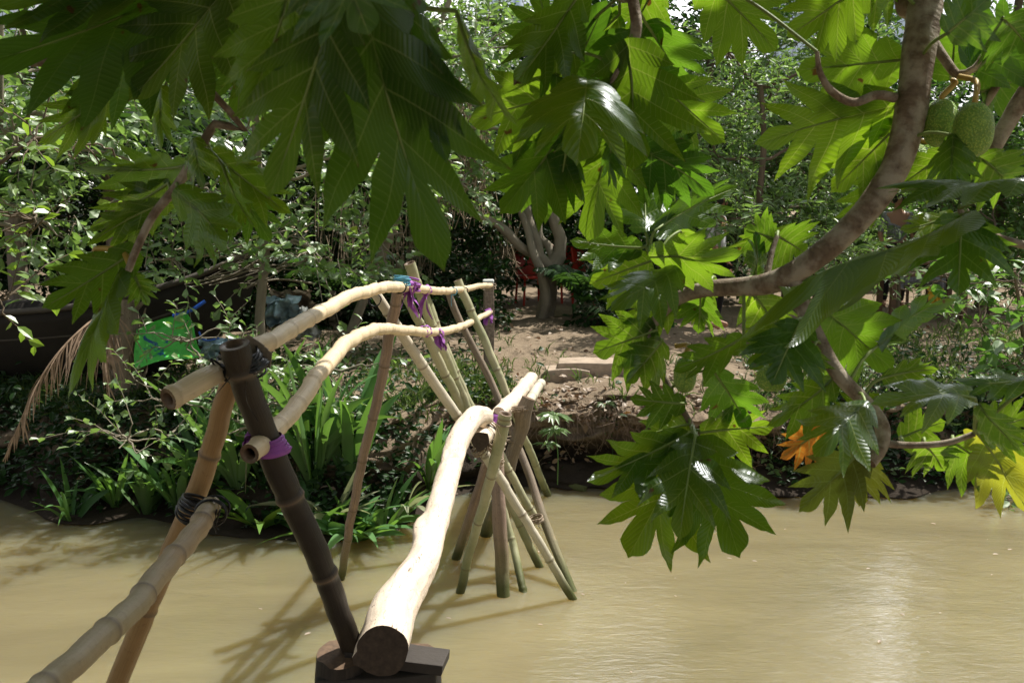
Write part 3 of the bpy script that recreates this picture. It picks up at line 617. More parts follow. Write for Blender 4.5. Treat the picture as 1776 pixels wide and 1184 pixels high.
# palms
def frond(mb, base, dirv, L, droop, nleaf=44, ll=.5, w=.018, stiff=.35, mb_r=None, hang=.5, r0=.014):
    base = np.array(base); d = unit(np.array(dirv, float)); pts = []
    for i in range(13):
        t = i / 12; pts.append(base + d * L * t + np.array([0, 0, -1]) * droop * L * t * t)
    C = catmull(pts, .06); tube(mb_r or mb, C, np.linspace(r0, .003, len(C)), 5)
    T = unit(np.gradient(C, axis=0)); n = len(C)
    V = []; Fs = []; up0 = np.array([0, 0, 1.])
    for k in range(nleaf):
        t = .12 + .88 * k / nleaf; i = min(n - 1, int(t * (n - 1))); p = C[i]; tg = T[i]; sd = unit(np.cross(tg, up0)); nr = np.cross(sd, tg)
        l = ll * math.sin(math.pi * (.15 + .8 * t)) ** .7 * rng.uniform(.85, 1.1)
        for s_ in (1, -1):
            dr = unit(sd * s_ * .9 + tg * .65 + nr * stiff * .5 + rng.normal(size=3) * .06); k0 = len(V)
            prev = p
            for q, (f, ww) in enumerate(((0, .5), (.33, 1), (.7, .8), (1, .05))):
                c = p + dr * l * f + np.array([0, 0, -1]) * hang * l * f * f; e = nr * .3 + tg * .9; e = e / np.linalg.norm(e) * w * ww
                V += [c - e, c + e]
            for q in range(3): Fs.append([k0 + 2 * q, k0 + 2 * q + 1, k0 + 2 * q + 3, k0 + 2 * q + 2])
    mb.add(V, Fs, None, None, rng.random(len(V)) * .8)
def palm(label, base, h, nf, L, r=.06, mat='palm', droop=.5, elev=.5, a0=0, frnd=None, nl=44, ll=.5):
    o = empty('palm_tree', base, label, 'palm')
    mt_ = MB(); C = catmull(wob(base, np.array(base) + np.array([0, 0, h]), 8, .04, int(h * 10)), .05); tube(mt_, C, np.linspace(r * 1.2, r * .9, len(C)), 12, kind='log', seed=3); mt_.build('trunk', M['stake'], o)
    for i in range(nf):
        a = a0 + i * 2.399; mb = MB(); el = elev * rng.uniform(.4, 1.5)
        frond(mb, C[-1], (math.cos(a), math.sin(a), el), L * rng.uniform(.8, 1.1), droop, nl, ll)
        mb.build('frond', M[mat], o, smooth=False)
    return o
palm('dark palm with long drooping fronds behind the boat at the left', gp(200, 11.3), 2.4, 15, 2.6, .1, droop=.5, elev=.8)
palm('tall dark palm partly hidden behind the left leaves', gp(30, 10.9), 1.6, 13, 2.3, .1, droop=.45, elev=.9, a0=1)
palm('young green palm beside the red chairs', gp(1020, 13.2), .25, 12, 1.3, .05, droop=.45, elev=1.1, nl=34, ll=.33)
palm('young palm on the bank between the boat and the near post', gp(575, 12.6), .5, 10, 1.4, .05, droop=.5, elev=1.0, a0=2, nl=30, ll=.32)
# small palm stump before the boat with a dead frond hanging down
ps = empty('palm_stump', gp(212, 9.0) - np.array([0, 0, .1]), 'rough brown palm stump with a withered frond in front of the boat', 'palm stump')
b0 = gp(212, 9.0); mbk = MB(); C = catmull(wob(b0 - np.array([0, 0, .1]), P(218, 520, 9.0), 8, .05, 4), .03); tube(mbk, C, np.linspace(.15, .11, len(C)), 18, kind='log', seed=8)
for i in range(46):   # stubs of old leaf bases
    a = rng.uniform(0, 6.28); t = rng.uniform(.1, 1); c = C[int(t * (len(C) - 1))]; o_ = np.array([math.cos(a), math.sin(a), 0.])
    Cs = catmull([c + o_ * .09, c + o_ * .16 + np.array([0, 0, .05]), c + o_ * rng.uniform(.17, .22) + np.array([0, 0, rng.uniform(.1, .2)])], .03); tube(mbk, Cs, np.linspace(.022, .006, len(Cs)), 5)
mbk.build('trunk', M['stake'], ps)
for (tp, mid, tip, n_) in ((P(165, 552, 8.0), P(80, 640, 7.6), P(5, 800, 7.4), 60), (P(180, 560, 8.3), P(180, 600, 8.0), P(190, 690, 7.9), 26)):
    mb = MB(); C = catmull([P(212, 545, 8.8), tp, mid, tip], .03); tube(mb, C, np.linspace(.012, .003, len(C)), 6)
    V = []; Fs = []
    for k in range(n_ * 2):
        i = int((.12 + .86 * (k / (n_ * 2))) * (len(C) - 1)); p = C[i]; l = rng.uniform(.2, .5) * (1.15 - k / (n_ * 2.0)); tg = unit(np.gradient(C, axis=0))[i]
        dr = unit(tg * .6 + rng.normal(size=3) * .28 + np.array([0, 0, -.55])); e = np.array([.006, .002, .003]); k0 = len(V)
        for f, ww in ((0, .7), (.35, 1), (.7, .7), (1, .15)):
            c = p + dr * l * f + np.array([0, 0, -1]) * l * .45 * f * f; V += [c - e * ww, c + e * ww]
        for q in range(3): Fs.append([k0 + 2 * q, k0 + 2 * q + 1, k0 + 2 * q + 3, k0 + 2 * q + 2])
    mb.add(V, Fs); tag(mb.build('frond', M['dry'], ps, smooth=False), 'dead brown hanging frond')
# ------------------------------------------------------------------ strap-leaved water plants
def bank_hit(px, py):
    v = ray(px, py); o = Vector((0, 0, H))
    for d in np.arange(6.0, 14, .03):
        p = o + v * (d / v.y)
        if p.z <= 0.0: return np.array((p.x, p.y, -.04))
        if d > yw(p.x) - .05 and p.z <= ground_z(p.x, p.y) + .02: return np.array(p)
    return np.array(p)
def strap_plant(px, py, h, n, label, mat='strap', spread=.5, w=.035, z=None, seed=0, bend=.5):
    w *= 1.15; n = int(n * 1.3)
    r_ = np.random.default_rng(seed + 50); b = bank_hit(px, py)
    mb = MB()
    for i in range(n):
        a = r_.uniform(0, 6.28); el = r_.uniform(.1, 1) ** .6 * spread; d = np.array([math.cos(a) * el, math.sin(a) * el, 1.]); d /= np.linalg.norm(d)
        L = h * 1.45 * r_.uniform(.6, 1.15); bd = bend * r_.uniform(.2, 1.4); sd = unit(np.cross(d, [0, 0, 1.]) + 1e-4 + r_.normal(size=3) * .35); V = []; m = 9; o_ = b + np.array([math.cos(a), math.sin(a), 0]) * .02
        hor = unit(np.array([math.cos(a), math.sin(a), 0.]))
        for q in range(m + 1):
            f = q / m; c = o_ + d * L * f + (hor * .45 + np.array([0, 0, -.75])) * L * bd * f ** 2.4; ww = w * (.35 + .65 * min(1, f * 3)) * (1 - f ** 3.2) * r_.uniform(.95, 1.05) + .0008
            nr = unit(np.cross(sd, d)); V += [c - sd * ww + nr * ww * .35, c, c + sd * ww + nr * ww * .35]
        Fs = []
        for q in range(m):
            for j in (0, 1): k0 = q * 3 + j; Fs.append([k0, k0 + 1, k0 + 4, k0 + 3])
        mb.add(V, Fs, None, None, np.full(len(V), r_.uniform(0, .9)))
    o = mb.build('strap_leaved_plant', M[mat], None, origin=b); tag(o, label, 'water plant', 'strap-leaved plants along the left water edge')
sp = [(125, 903, .42, 9, 'small strap-leaved plant standing alone in the water at the left', 'strap', .8, .032),
 (255, 892, .62, 16, 'tall strap-leaved clump second from the left along the water', 'strap', .5, .036),
 (200, 880, .5, 11, 'strap-leaved plant between the lone one and the tall clump', 'strap', .7, .03),
 (310, 885, .6, 12, 'strap-leaved clump just left of the brown bamboo leg', 'strap', .6, .034),
 (360, 870, .85, 16, 'high strap-leaved clump behind the near handrail end', 'strap', .5, .04),
 (415, 860, .9, 16, 'high strap-leaved clump between the brown leg and the dark post', 'strap', .5, .04),
 (460, 840, .95, 14, 'high strap-leaved clump behind the dark post', 'strap', .45, .042),
 (545, 850, .95, 16, 'highest strap-leaved clump right of the dark post', 'strap', .35, .045),
 (610, 850, 1.05, 14, 'upright strap-leaved clump behind the brown leaning post', 'strap', .3, .05),
 (450, 918, .42, 16, 'sunlit yellow-green strap-leaved clump left of the dark post', 'leaf_lime', 1.3, .04),
 (540, 930, .40, 12, 'sprawling strap-leaved clump at the foot of the dark post', 'strap', 1.5, .042),
 (615, 935, .42, 16, 'flattened pale strap-leaved clump in the water behind the brown post', 'strap', 1.6, .045),
 (665, 915, .45, 14, 'sprawling strap-leaved clump right of the brown post', 'strap', 1.4, .045),
 (700, 890, .42, 10, 'withered pale strap-leaved clump beside the log', 'strap_pale', 1.5, .028),
 (745, 850, .60, 14, 'blue-green strap-leaved clump directly left of the walkway log', 'strap', .7, .05),
 (575, 905, .38, 10, 'withered pale strap-leaved clump right of the dark post', 'strap_pale', 1.5, .026)]
for i, (px, py, h, n, lab, mt, spd, wd) in enumerate(sp): strap_plant(px, py, h, n, lab, mt, spd, wd, seed=i)
# ------------------------------------------------------------------ ground cover
def scatter_bank(n, sx, ss, fn):
    out = []
    for i in range(n):
        x = rng.uniform(*sx); s = rng.uniform(*ss); y, z = bank(x, s); v = fn(x, s)
        if rng.random() < v: out.append((x, y, z))
    return np.array(out)
def clump(x, y, sc=1.3): return noise.noise(Vector((x * sc, y * sc, 3)))
# grass tufts on the left bank edge and in patches at the right
def gfn(x, s): 
    k = clump(x, s * .3, 2.0)
    if x < -1.0: return (.55 + k) if s < 14 else .1
    if x < -.05: return .95 if s < 13.2 else .05
    if x < 2.2: return .02 + max(0, k - .25) * .4
    return .45 + k
g = scatter_bank(5200, (-7, 8), (9, 15.5), gfn); mb = MB()
nb = 7; pos = np.repeat(g, nb, 0) + rng.normal(size=(len(g) * nb, 3)) * np.array([.035, .035, .0]); ax = unit(np.tile([0, 0, 1.], (len(pos), 1)) + rng.normal(size=(len(pos), 3)) * .45)
leaf_cloud(mb, pos, ax, rng.normal(size=(len(pos), 3)), rng.uniform(.06, .2, len(pos)), 'blade', .5)
tag(mb.build('grass', M['grass'], smooth=False), kind='stuff')
# creepers and dark ground cover leaves clothing the left bank face
def cfn(x, s): return (1.2 if x < -.9 else (.4 if x < -.15 else (.0 if x < 2.4 else .75))) + (clump(x, s, 1.0) * .5 if not -.15 < x < 2.4 else .015)
g = scatter_bank(36000, (-9.5, 9.5), (3.3, 14.5), cfn); mb = MB(); n_ = len(g)
leaf_cloud(mb, g + rng.normal(size=(n_, 3)) * .06 + np.array([0, -.05, .04]), rng.normal(size=(n_, 3)) * np.array([1, 1, .4]), unit(np.array([0, -.5, 1.]) + rng.normal(size=(n_, 3)) * .4), rng.uniform(.04, .11, n_), 'oval', .2)
tag(mb.build('creeping_plants', M['leaf_dark'], smooth=False), kind='stuff')
# dead leaves on the path and bank face
xs = rng.uniform(-6, 8, 10000); ss_ = rng.uniform(4, 17.9, 10000); g = np.array([(x, *bank(x, s)) for x, s in zip(xs, ss_) if (rng.random() < (.8 if (x > .2 and s < 14) else .28))]); n_ = len(g); mb = MB()
leaf_cloud(mb, g + np.array([0, -.015, .015]), rng.normal(size=(n_, 3)) * np.array([1, 1, .3]), unit(np.array([0, -.2, 1.]) + rng.normal(size=(n_, 3)) * .5), rng.uniform(.025, .10, n_), 'oval', .3)
tag(mb.build('leaf_litter', M['litter'], smooth=False), kind='stuff')
# hair roots and twigs hanging on the undercut bluff
mb = MB()
for i in range(420):
    x = rng.uniform(-.4, 3.2); s = rng.uniform(7, 11); y, z = bank(x, s); p = np.array([x, y - .06, z]); L = rng.uniform(.06, .3)
    C = np.array([p, p + np.array([rng.normal() * .03, -.03, -L * .5]), p + np.array([rng.normal() * .06, -.01, -L])]); tube(mb, C, rng.uniform(.001, .003), 3, cap=False)
tag(mb.build('bank_roots', M['stake_pink']), kind='stuff')
# clods on the bluff face
mb = MB()
import bmesh
def clod(mb, c, r, seed, flat=.7, sub=2):
    bm = bmesh.new(); bmesh.ops.create_icosphere(bm, subdivisions=sub, radius=1)
    V = []
    for v in bm.verts:
        q = v.co * 1.4 + Vector((seed * 2.3, 0, 0)); f = 1 + .35 * noise.noise(q) + .15 * noise.noise(q * 3); V.append((c[0] + v.co.x * r * f, c[1] + v.co.y * r * f, c[2] + v.co.z * r * f * flat))
    Fc = [[v.index for v in f.verts] for f in bm.faces]; bm.free(); mb.add(V, Fc)
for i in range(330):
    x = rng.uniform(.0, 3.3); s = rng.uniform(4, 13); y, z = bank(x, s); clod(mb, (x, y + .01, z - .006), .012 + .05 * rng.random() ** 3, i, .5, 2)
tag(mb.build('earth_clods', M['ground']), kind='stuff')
# rosette weed on the bluff right of the stake
def weed(px, py, d, r, label, mat='leaf_grey', n=26):
    c = np.array(P(px, py, d)); mb = MB(); g0 = np.array(P(px + 12, py + 120, d + .1)); C = catmull([g0, (g0 + c) / 2 + np.array([.03, 0, 0]), c], .04); tube(mb, C, .005, 5)
    for tier in range(3):
        cc = c + np.array([rng.normal() * .03, 0, -tier * .13]); a = rng.uniform(0, 6.28, n); ax = np.stack([np.cos(a), np.sin(a), np.full(n, .1)], 1)
        leaf_cloud(mb, np.tile(cc, (n, 1)) + ax * .02, ax + rng.normal(size=(n, 3)) * .1, np.tile([0, -.3, 1.], (n, 1)), rng.uniform(.6, 1, n) * r * (1 - .15 * tier), 'lance', .35)
    tag(mb.build('weed', M[mat], None, smooth=False, origin=g0), label, 'weed')
weed(955, 720, 8.5, .17, 'small weed with whorled grey leaves on the bluff beside the stake')
weed(1050, 700, 9.0, .12, 'tiny weed on the top edge of the bluff', 'grass')
weed(1430, 720, 8.6, .2, 'broad-leaved weed on the bank under the right limb', 'leaf_mid')

fl = np.array([(rng.uniform(-3, 5), rng.uniform(4.2, 9.0), .004) for _ in range(60)]); mb = MB(); n_ = len(fl)
leaf_cloud(mb, fl, rng.normal(size=(n_, 3)) * np.array([1, 1, 0]), np.tile([0, 0, 1.], (n_, 1)), rng.uniform(.012, .05, n_), 'oval', .0)
tag(mb.build('floating_debris', M['litter'], smooth=False), kind='stuff')

# ------------------------------------------------------------------ the bamboo bridge (one lashed thing)
bridge = empty('bamboo_bridge', G(870, 1000), 'rickety footbridge of lashed bamboo poles and one pale log crossing the muddy water', 'footbridge')
def pole(name, pts, mat, kind='bamboo', node=.3, noff=.1, ns=14, hollow=True, seed=0, parent=bridge, label=None, jag=.0, step=None):
    mb = MB(); pa, ra = px_path(pts, step or (.008 if kind == 'bamboo' else .02))
    tube(mb, pa, ra, ns, kind=kind, seed=seed, node=node, noff=noff, hollow=hollow and kind == 'bamboo', jag=jag)
    o = mb.build(name, M[mat], parent)
    if label: tag(o, label)
    o['_n'] = 1; del o['_n']
    return o
def foot(px, py, down=.6, prev=None):
    """depth of the water-line point and one a bit below along the pole"""
    return G(px, py).y
def wpole(name, pts, fx, fy, r, mat, **kw):
    """pole whose last seen point is (fx,fy) on the water; extended below the surface"""
    d = G(fx, fy).y; A = P(*pts[-1][:3]); B = G(fx, fy); E = B + (B - A).normalized() * .7
    mb = MB(); A4 = [tuple(P(p[0], p[1], p[2])) + (p[3],) for p in pts] + [tuple(B) + (r,), tuple(E) + (r,)]
    C = catmull(A4, .008 if kw.get('kind', 'bamboo') == 'bamboo' else .03)
    tube(mb, C[:, :3], C[:, 3], kw.get('ns', 12), kind=kw.get('kind', 'bamboo'), seed=kw.get('seed', 0), node=kw.get('node', .33), noff=kw.get('noff', .1), hollow=kw.get('kind', 'bamboo') == 'bamboo')
    o = mb.build(name, M[mat], bridge)
    if kw.get('label'): tag(o, kw['label'])
    return o
# walkway logs
log_pts = [(664, 1128, 2.72, .077), (680, 1062, 2.98, .073), (712, 1010, 3.24, .063), (733, 975, 3.45, .059), (750, 920, 3.8, .056), (765, 870, 4.2, .056), (778, 820, 4.65, .056), (792, 772, 5.15, .060), (808, 740, 5.6, .062), (824, 722, 5.95, .064), (840, 722, 6.1, .064)]
log1 = pole('walkway_log', log_pts, 'log', 'log', ns=28, seed=2, step=.018, label='long pale log bleached by sun, its dark sawn end nearest')
log2 = pole('walkway_log', [(833, 764, 5.9, .055), (848, 742, 6.25, .055), (868, 716, 6.8, .056), (892, 692, 7.7, .060), (908, 672, 8.6, .060), (922, 655, 9.5, .060)], 'log', 'log', ns=24, seed=5, step=.03, label='shorter pale log running on to the far bank')
pole('walkway_bamboo', [(938, 664, 8.2, .040), (926, 683, 7.9, .040), (900, 720, 7.2, .04)], 'bamboo_pale', seed=4, label='short bamboo butt beside the far log')
# handrails
hr = pole('handrail', [(290, 692, 2.42, .029), (345, 662, 2.50, .029), (400, 632, 2.64, .028), (430, 608, 2.70, .026), (470, 589, 2.82, .026), (500, 572, 3.0, .0265), (545, 547, 3.35, .026), (575, 531, 3.6, .026), (610, 514, 3.95, .026), (650, 502, 4.5, .026), (690, 497, 5.2, .027), (725, 500, 5.9, .025), (765, 505, 6.9, .025), (800, 502, 7.9, .025), (830, 496, 8.9, .024), (852, 495, 9.55, .022)], 'rail', node=.21, noff=.02, ns=16, seed=1, label='upper handrail of crooked pale bamboo')
lr = pole('handrail', [(430, 790, 2.52, .027), (460, 765, 2.62, .027), (488, 735, 2.78, .027), (520, 700, 2.95, .027), (548, 655, 3.2, .027), (585, 612, 3.6, .028), (615, 585, 3.95, .028), (650, 572, 4.4, .027), (690, 571, 5.0, .026), (740, 576, 5.8, .026), (770, 574, 6.4, .026), (800, 566, 7.2, .025), (830, 552, 8.5, .024), (850, 541, 9.6, .023)], 'rail', node=.2, noff=.05, ns=16, seed=9, label='lower handrail of crooked pale bamboo')
nr = pole('handrail', [(366, 876, 2.60, .027), (335, 920, 2.42, .027), (290, 980, 2.22, .027), (240, 1040, 2.02, .027), (160, 1120, 1.80, .0265), (60, 1205, 1.60, .026), (-60, 1290, 1.42, .026)], 'bamboo_grey', node=.21, noff=.11, ns=20, seed=3, label='near handrail pole of weathered grey bamboo sloping to lower left')
# near posts
postA = pole('post', [(408, 596, 2.54, .038), (425, 660, 2.57, .037), (455, 745, 2.61, .036), (488, 830, 2.66, .038), (522, 905, 2.71, .037), (560, 985, 2.78, .036), (600, 1090, 2.86, .034), (622, 1160, 2.9, .034), (650, 1260, 2.98, .034)], 'bamboo_dark', node=.36, noff=.08, ns=20, seed=6, label='near post of dark blackened bamboo')
postN = pole('post', [(410, 640, 2.68, .027), (388, 700, 2.70, .028), (345, 850, 2.75, .030), (270, 1020, 2.8, .031), (200, 1190, 2.86, .032), (165, 1270, 2.88, .032)], 'bamboo_brown', node=.50, noff=.30, ns=18, seed=7, label='near leg of smooth orange-brown bamboo')
# trestle poles over the water
wpole('post', [(690, 505, 5.35, .030), (676, 580, 5.5, .031), (655, 690, 5.7, .030), (622, 830, 6.0, .029)], 590, 1004, .027, 'stake_pink', node=.4, seed=11, label='brown post leaning outward alone under the handrails')
wpole('post', [(641, 497, 5.5, .029), (668, 535, 5.55, .030), (712, 602, 5.7, .032), (772, 692, 5.95, .032), (848, 800, 6.1, .031), (915, 908, 6.2, .030)], 993, 1038, .028, 'bamboo_pale', node=.42, noff=.2, seed=12, label='longest leaning pole of grey white bamboo')
wpole('post', [(700, 508, 6.1, .027), (738, 580, 6.3, .030), (772, 650, 6.5, .031), (809, 720, 6.7, .030), (880, 865, 6.8, .029)], 936, 982, .030, 'bamboo_green', node=.45, noff=.3, seed=13)
wpole('post', [(709, 456, 6.3, .037), (722, 492, 6.35, .034), (752, 570, 6.5, .033), (800, 680, 6.65, .030), (845, 790, 6.7, .028), (882, 915, 6.7, .028)], 908, 1024, .028, 'bamboo_green', node=.4, noff=.12, seed=14, label='tall pole whose cut top stands above the handrail')
pole('post', [(737, 512, 6.6, .033), (762, 580, 6.6, .034), (790, 650, 6.65, .033), (820, 712, 6.7, .032), (868, 787, 6.75, .030), (900, 850, 6.8, .028), (927, 898, 6.85, .028)], 'bamboo_green', node=.38, noff=.2, seed=15)
wpole('post', [(778, 508, 7.4, .026), (792, 545, 7.4, .027), (818, 597, 7.4, .027), (838, 635, 7.4, .027), (856, 672, 7.4, .027), (880, 730, 7.3, .027), (915, 815, 7.1, .029), (945, 905, 6.85, .032)], 992, 1022, .028, 'stake', kind='bark', seed=16, label='thin crooked pole with mottled bark')
wpole('post', [(793, 486, 7.9, .034), (815, 535, 7.9, .034), (845, 600, 7.9, .033), (882, 692, 7.9, .031), (912, 765, 8.0, .031)], 950, 858, .033, 'bamboo_green', node=.5, noff=.3, seed=17, label='green bamboo pole farthest along the handrails')
wpole('post', [(878, 716, 5.9, .040), (862, 780, 5.95, .036), (845, 850, 6.1, .033), (818, 945, 6.3, .030)], 798, 1027, .031, 'bamboo_green', node=.42, noff=.02, seed=18, label='thick short green bamboo leg with its open cut top')
wpole('post', [(866, 712, 6.3, .036), (848, 790, 6.5, .034), (820, 880, 6.7, .032)], 791, 968, .034, 'stake_pink', kind='bark', seed=19)
wpole('post', [(862, 768, 6.5, .040), (864, 830, 6.45, .042), (866, 900, 6.4, .046), (871, 980, 6.4, .046)], 873, 1032, .044, 'stake_pink', kind='log', ns=16, seed=20, label='thick brown wooden stake standing upright')
wpole('post', [(917, 690, 6.9, .046), (908, 716, 6.9, .058), (905, 740, 6.95, .055), (888, 790, 7.0, .052), (870, 850, 7.1, .052)], 842, 927, .048, 'stake', kind='log', ns=18, seed=21, label='heavy grey stake with a flat sawn top and a swollen knot')
# lashings: rings of cord round crossing poles
def lashing(name, c, axis, r, mat, turns=5, wdt=.02, thick=.005, ell=1.0, parent=bridge, seed=0, tails=0, taillen=.12):
    mb = MB(); c = np.array(c, float); ax = np.array(axis, float); ax /= np.linalg.norm(ax)
    s = np.cross(ax, [0.013, 0.02, 1.]); s /= np.linalg.norm(s); t = np.cross(ax, s)
    rnd = random.Random(seed); pts = []; n = turns * 18
    for i in range(n + 1):
        a = i / 18 * 2 * math.pi; off = (i / n - .5) * wdt + math.sin(a * .5 + seed) * wdt * .25
        rr = r * (1 + .06 * math.sin(a * 1.7 + seed)) 
        pts.append(c + s * math.cos(a) * rr * ell + t * math.sin(a) * rr + ax * off)
    tube(mb, np.array(pts), thick, 6)
    for k in range(tails):
        d = np.array([rnd.uniform(-.5, .5), rnd.uniform(-.5, .2), -1]) ; st = c + s * r * rnd.uniform(-1, 1) + np.array([0, -r, 0])
        q = [st, st + np.array([rnd.uniform(-.03, .03), -.02, .02]), st + d * taillen * .5, st + d * taillen * rnd.uniform(.7, 1.2) + np.array([.01, 0, 0])]
        C = catmull(q, .008); tube(mb, C, np.linspace(thick, thick * .5, len(C)), 5)
    return mb.build(name, M[mat], parent)
def band(name, c, axis, r, mat, wdt, ell=1.0, parent=bridge, seed=0, layers=3, tails=2, taillen=.1, tw=.014):
    """wrapped cloth strip: flat overlapping bands with wrinkles and loose ends"""
    mb = MB(); c = np.array(c, float); ax = np.array(axis, float); ax /= np.linalg.norm(ax)
    s = np.cross(ax, [0.013, 0.02, 1.]); s /= np.linalg.norm(s); t = np.cross(ax, s); rnd = random.Random(seed)
    for L in range(layers):
        tilt = rnd.uniform(-.5, .5); off = (L / max(1, layers - 1) - .5) * wdt * .6; V = []; n = 30; hh = wdt / layers * .75
        for i in range(n):
            a = i / n * 2 * math.pi; rr = r + .0025 * L + .0015 * math.sin(a * 5 + L)
            b = s * math.cos(a) * rr * ell + t * math.sin(a) * rr; o2 = off + math.sin(a) * tilt * wdt * .5
            for h, e in ((-hh, 0), (-hh * .4, .003), (hh * .3, .001), (hh, .0)):
                V.append(c + b * (1 + e / r * (1 + math.sin(a * 7 + h * 400))) + ax * (o2 + h))
        Fc = []
        for i in range(n):
            for j in range(3):
                a = i * 4 + j; b2 = ((i + 1) % n) * 4 + j; Fc.append([a, b2, b2 + 1, a + 1])
        mb.add(V, Fc)
    for k in range(tails):
        st = c + np.array([rnd.uniform(-.5, .5) * r, -r * 1.1, rnd.uniform(-.5, .5) * wdt]); d = np.array([rnd.uniform(-.6, .6), rnd.uniform(-.3, 0), -1])
        V = []; m = 8
        for i in range(m + 1):
            f = i / m; p = st + d * taillen * f + np.array([math.sin(f * 6 + k) * .008, math.cos(f * 5) * .006, 0]); wv = tw * (.5 + .5 * math.sin(f * 3 + .6))
            dx = np.array([math.cos(f * 2 + k), math.sin(f * 2 + k), .1]) * wv * .5; V += [p - dx, p + dx]
        mb.add(V, [[2 * i, 2 * i + 1, 2 * i + 3, 2 * i + 2] for i in range(m)])
    return mb.build(name, M[mat], parent)
axA = P(455, 745, 2.61) - P(408, 596, 2.54); axR = P(690, 497, 5.2) - P(650, 502, 4.5)
# black rubber at top of near post: over post and rail
band('lashing', P(417, 625, 2.59), axA, .043, 'black_rubber', .055, 1.3, seed=1, layers=6, tails=2, taillen=.14, tw=.006)
lashing('lashing', P(418, 632, 2.60), axA, .053, 'black_rubber', 7, .05, .0035, 1.15, seed=2, tails=1, taillen=.14)
band('lashing', P(462, 770, 2.625), axA, .043, 'purple', .055, 1.15, seed=4, layers=5, tails=1, taillen=.03, tw=.02)
band('lashing', P(446, 768, 2.61), P(460, 765, 2.62) - P(430, 790, 2.52), .031, 'purple', .03, 1.0, seed=5, layers=2, tails=1, taillen=.05, tw=.02)
lashing('lashing', P(342, 880, 2.62), (.35, .15, .9), .048, 'black_rubber', 5, .03, .0035, 1.25, seed=6, tails=0)
lashing('lashing', P(335, 885, 2.66), P(345, 850, 2.75) - P(270, 1020, 2.8), .042, 'black_rubber', 5, .04, .0035, 1.1, seed=7)
lashing('lashing', P(368, 885, 2.57), P(335, 920, 2.42) - P(366, 876, 2.6), .034, 'black_rubber', 3, .05, .0032, 1.2, seed=8, tails=2, taillen=.06)
# broken bark sliver on the near post top
mb = MB(); q = P(440, 600, 2.6)
for k_ in range(3):
    a0 = q + Vector((.01 * k_, .01, .0)); V = [a0 + Vector(v) for v in ((-.03, 0, -.05), (.02, -.005, -.06), (.025, 0, .0 - .01 * k_), (-.02, .005, .03 - .012 * k_), (-.03, .006, -.05), (.02, .002, -.06), (.025, .006, -.01 * k_), (-.02, .011, .03 - .012 * k_))]
    mb.add(V, [[0, 1, 2, 3], [7, 6, 5, 4], [0, 4, 5, 1], [1, 5, 6, 2], [2, 6, 7, 3], [3, 7, 4, 0]])
mb.build('bark_sliver', M['stake'], bridge, smooth=False)
lashing('lashing', P(697, 488, 5.3), (0.05, .1, 1), .040, 'blue_string', 6, .04, .004, 1.1, seed=9)
lashing('lashing', P(693, 499, 5.27), axR, .030, 'black_rubber', 2, .02, .0025, 1.1, seed=10)
band('lashing', P(709, 499, 5.5), axR, .031, 'purple', .05, 1.1, seed=11, layers=3, tails=5, taillen=.14, tw=.03)
lashing('lashing', P(714, 494, 5.5), (.2, .2, 1), .045, 'purple', 3, .05, .006, 1.2, seed=12, tails=3)
band('lashing', P(739, 503, 6.2), axR, .028, 'purple', .02, 1.1, seed=13, layers=2, tails=3, taillen=.17, tw=.03)
band('lashing', P(738, 574, 5.7), axR, .029, 'purple', .02, 1.1, seed=14, layers=2, tails=1, taillen=.03, tw=.02)
band('lashing', P(760, 579, 6.1), axR, .028, 'purple', .03, 1.1, seed=15, layers=2, tails=5, taillen=.09, tw=.035)
lashing('lashing', P(786, 505, 7.4), axR, .029, 'blue_string', 2, .02, .003, 1.0, seed=16, tails=1)
lashing('lashing', P(804, 504, 7.95), axR, .030, 'black_rubber', 2, .02, .003, 1.1, seed=17)
lashing('lashing', P(650, 520, 5.4), axR, .034, 'black_rubber', 2, .015, .003, 1.0, seed=18)
band('lashing', P(847, 542, 9.55), (1, .3, .2), .032, 'purple', .05, 1.2, seed=19, layers=3, tails=5, taillen=.1, tw=.05)
lashing('lashing', P(849, 497, 9.65), (0, 0, 1), .062, 'vine_tie', 5, .06, .004, 1.0, seed=20)
# ties at the trestle head
axI = P(862, 780, 5.95) - P(878, 716, 5.9)
for (px, py, d, ax, r, n_, mt, el) in ((874, 735, 5.9, axI, .042, 2, 'vine_tie', 1.0), (862, 771, 6.0, axI, .045, 5, 'vine_tie', 1.25), (846, 746, 6.1, (.5, 1, .3), .062, 3, 'vine_tie', 1.0), (846, 752, 6.05, (.5, 1, .3), .062, 2, 'black_rubber', 1.0), (905, 708, 6.9, (-.1, .1, 1), .066, 6, 'vine_tie', 1.15), (890, 764, 7.0, (.1, 0, 1), .060, 2, 'vine_tie', 1.1), (832, 782, 6.0, (.5, .2, -.8), .045, 4, 'vine_tie', 1.2), (858, 800, 6.2, (0, 0, 1), .05, 4, 'vine_tie', 1.2), (930, 900, 6.75, (.3, 0, -.9), .048, 7, 'vine_tie', 1.3)):
    lashing('lashing', P(px, py, d), ax, r, mt, n_, .035, .004, el, seed=int(px), tails=1, taillen=.08)
band('lashing', P(857, 728, 6.3), (.3, .5, .9), .045, 'purple', .06, 1.2, seed=33, layers=3, tails=1)
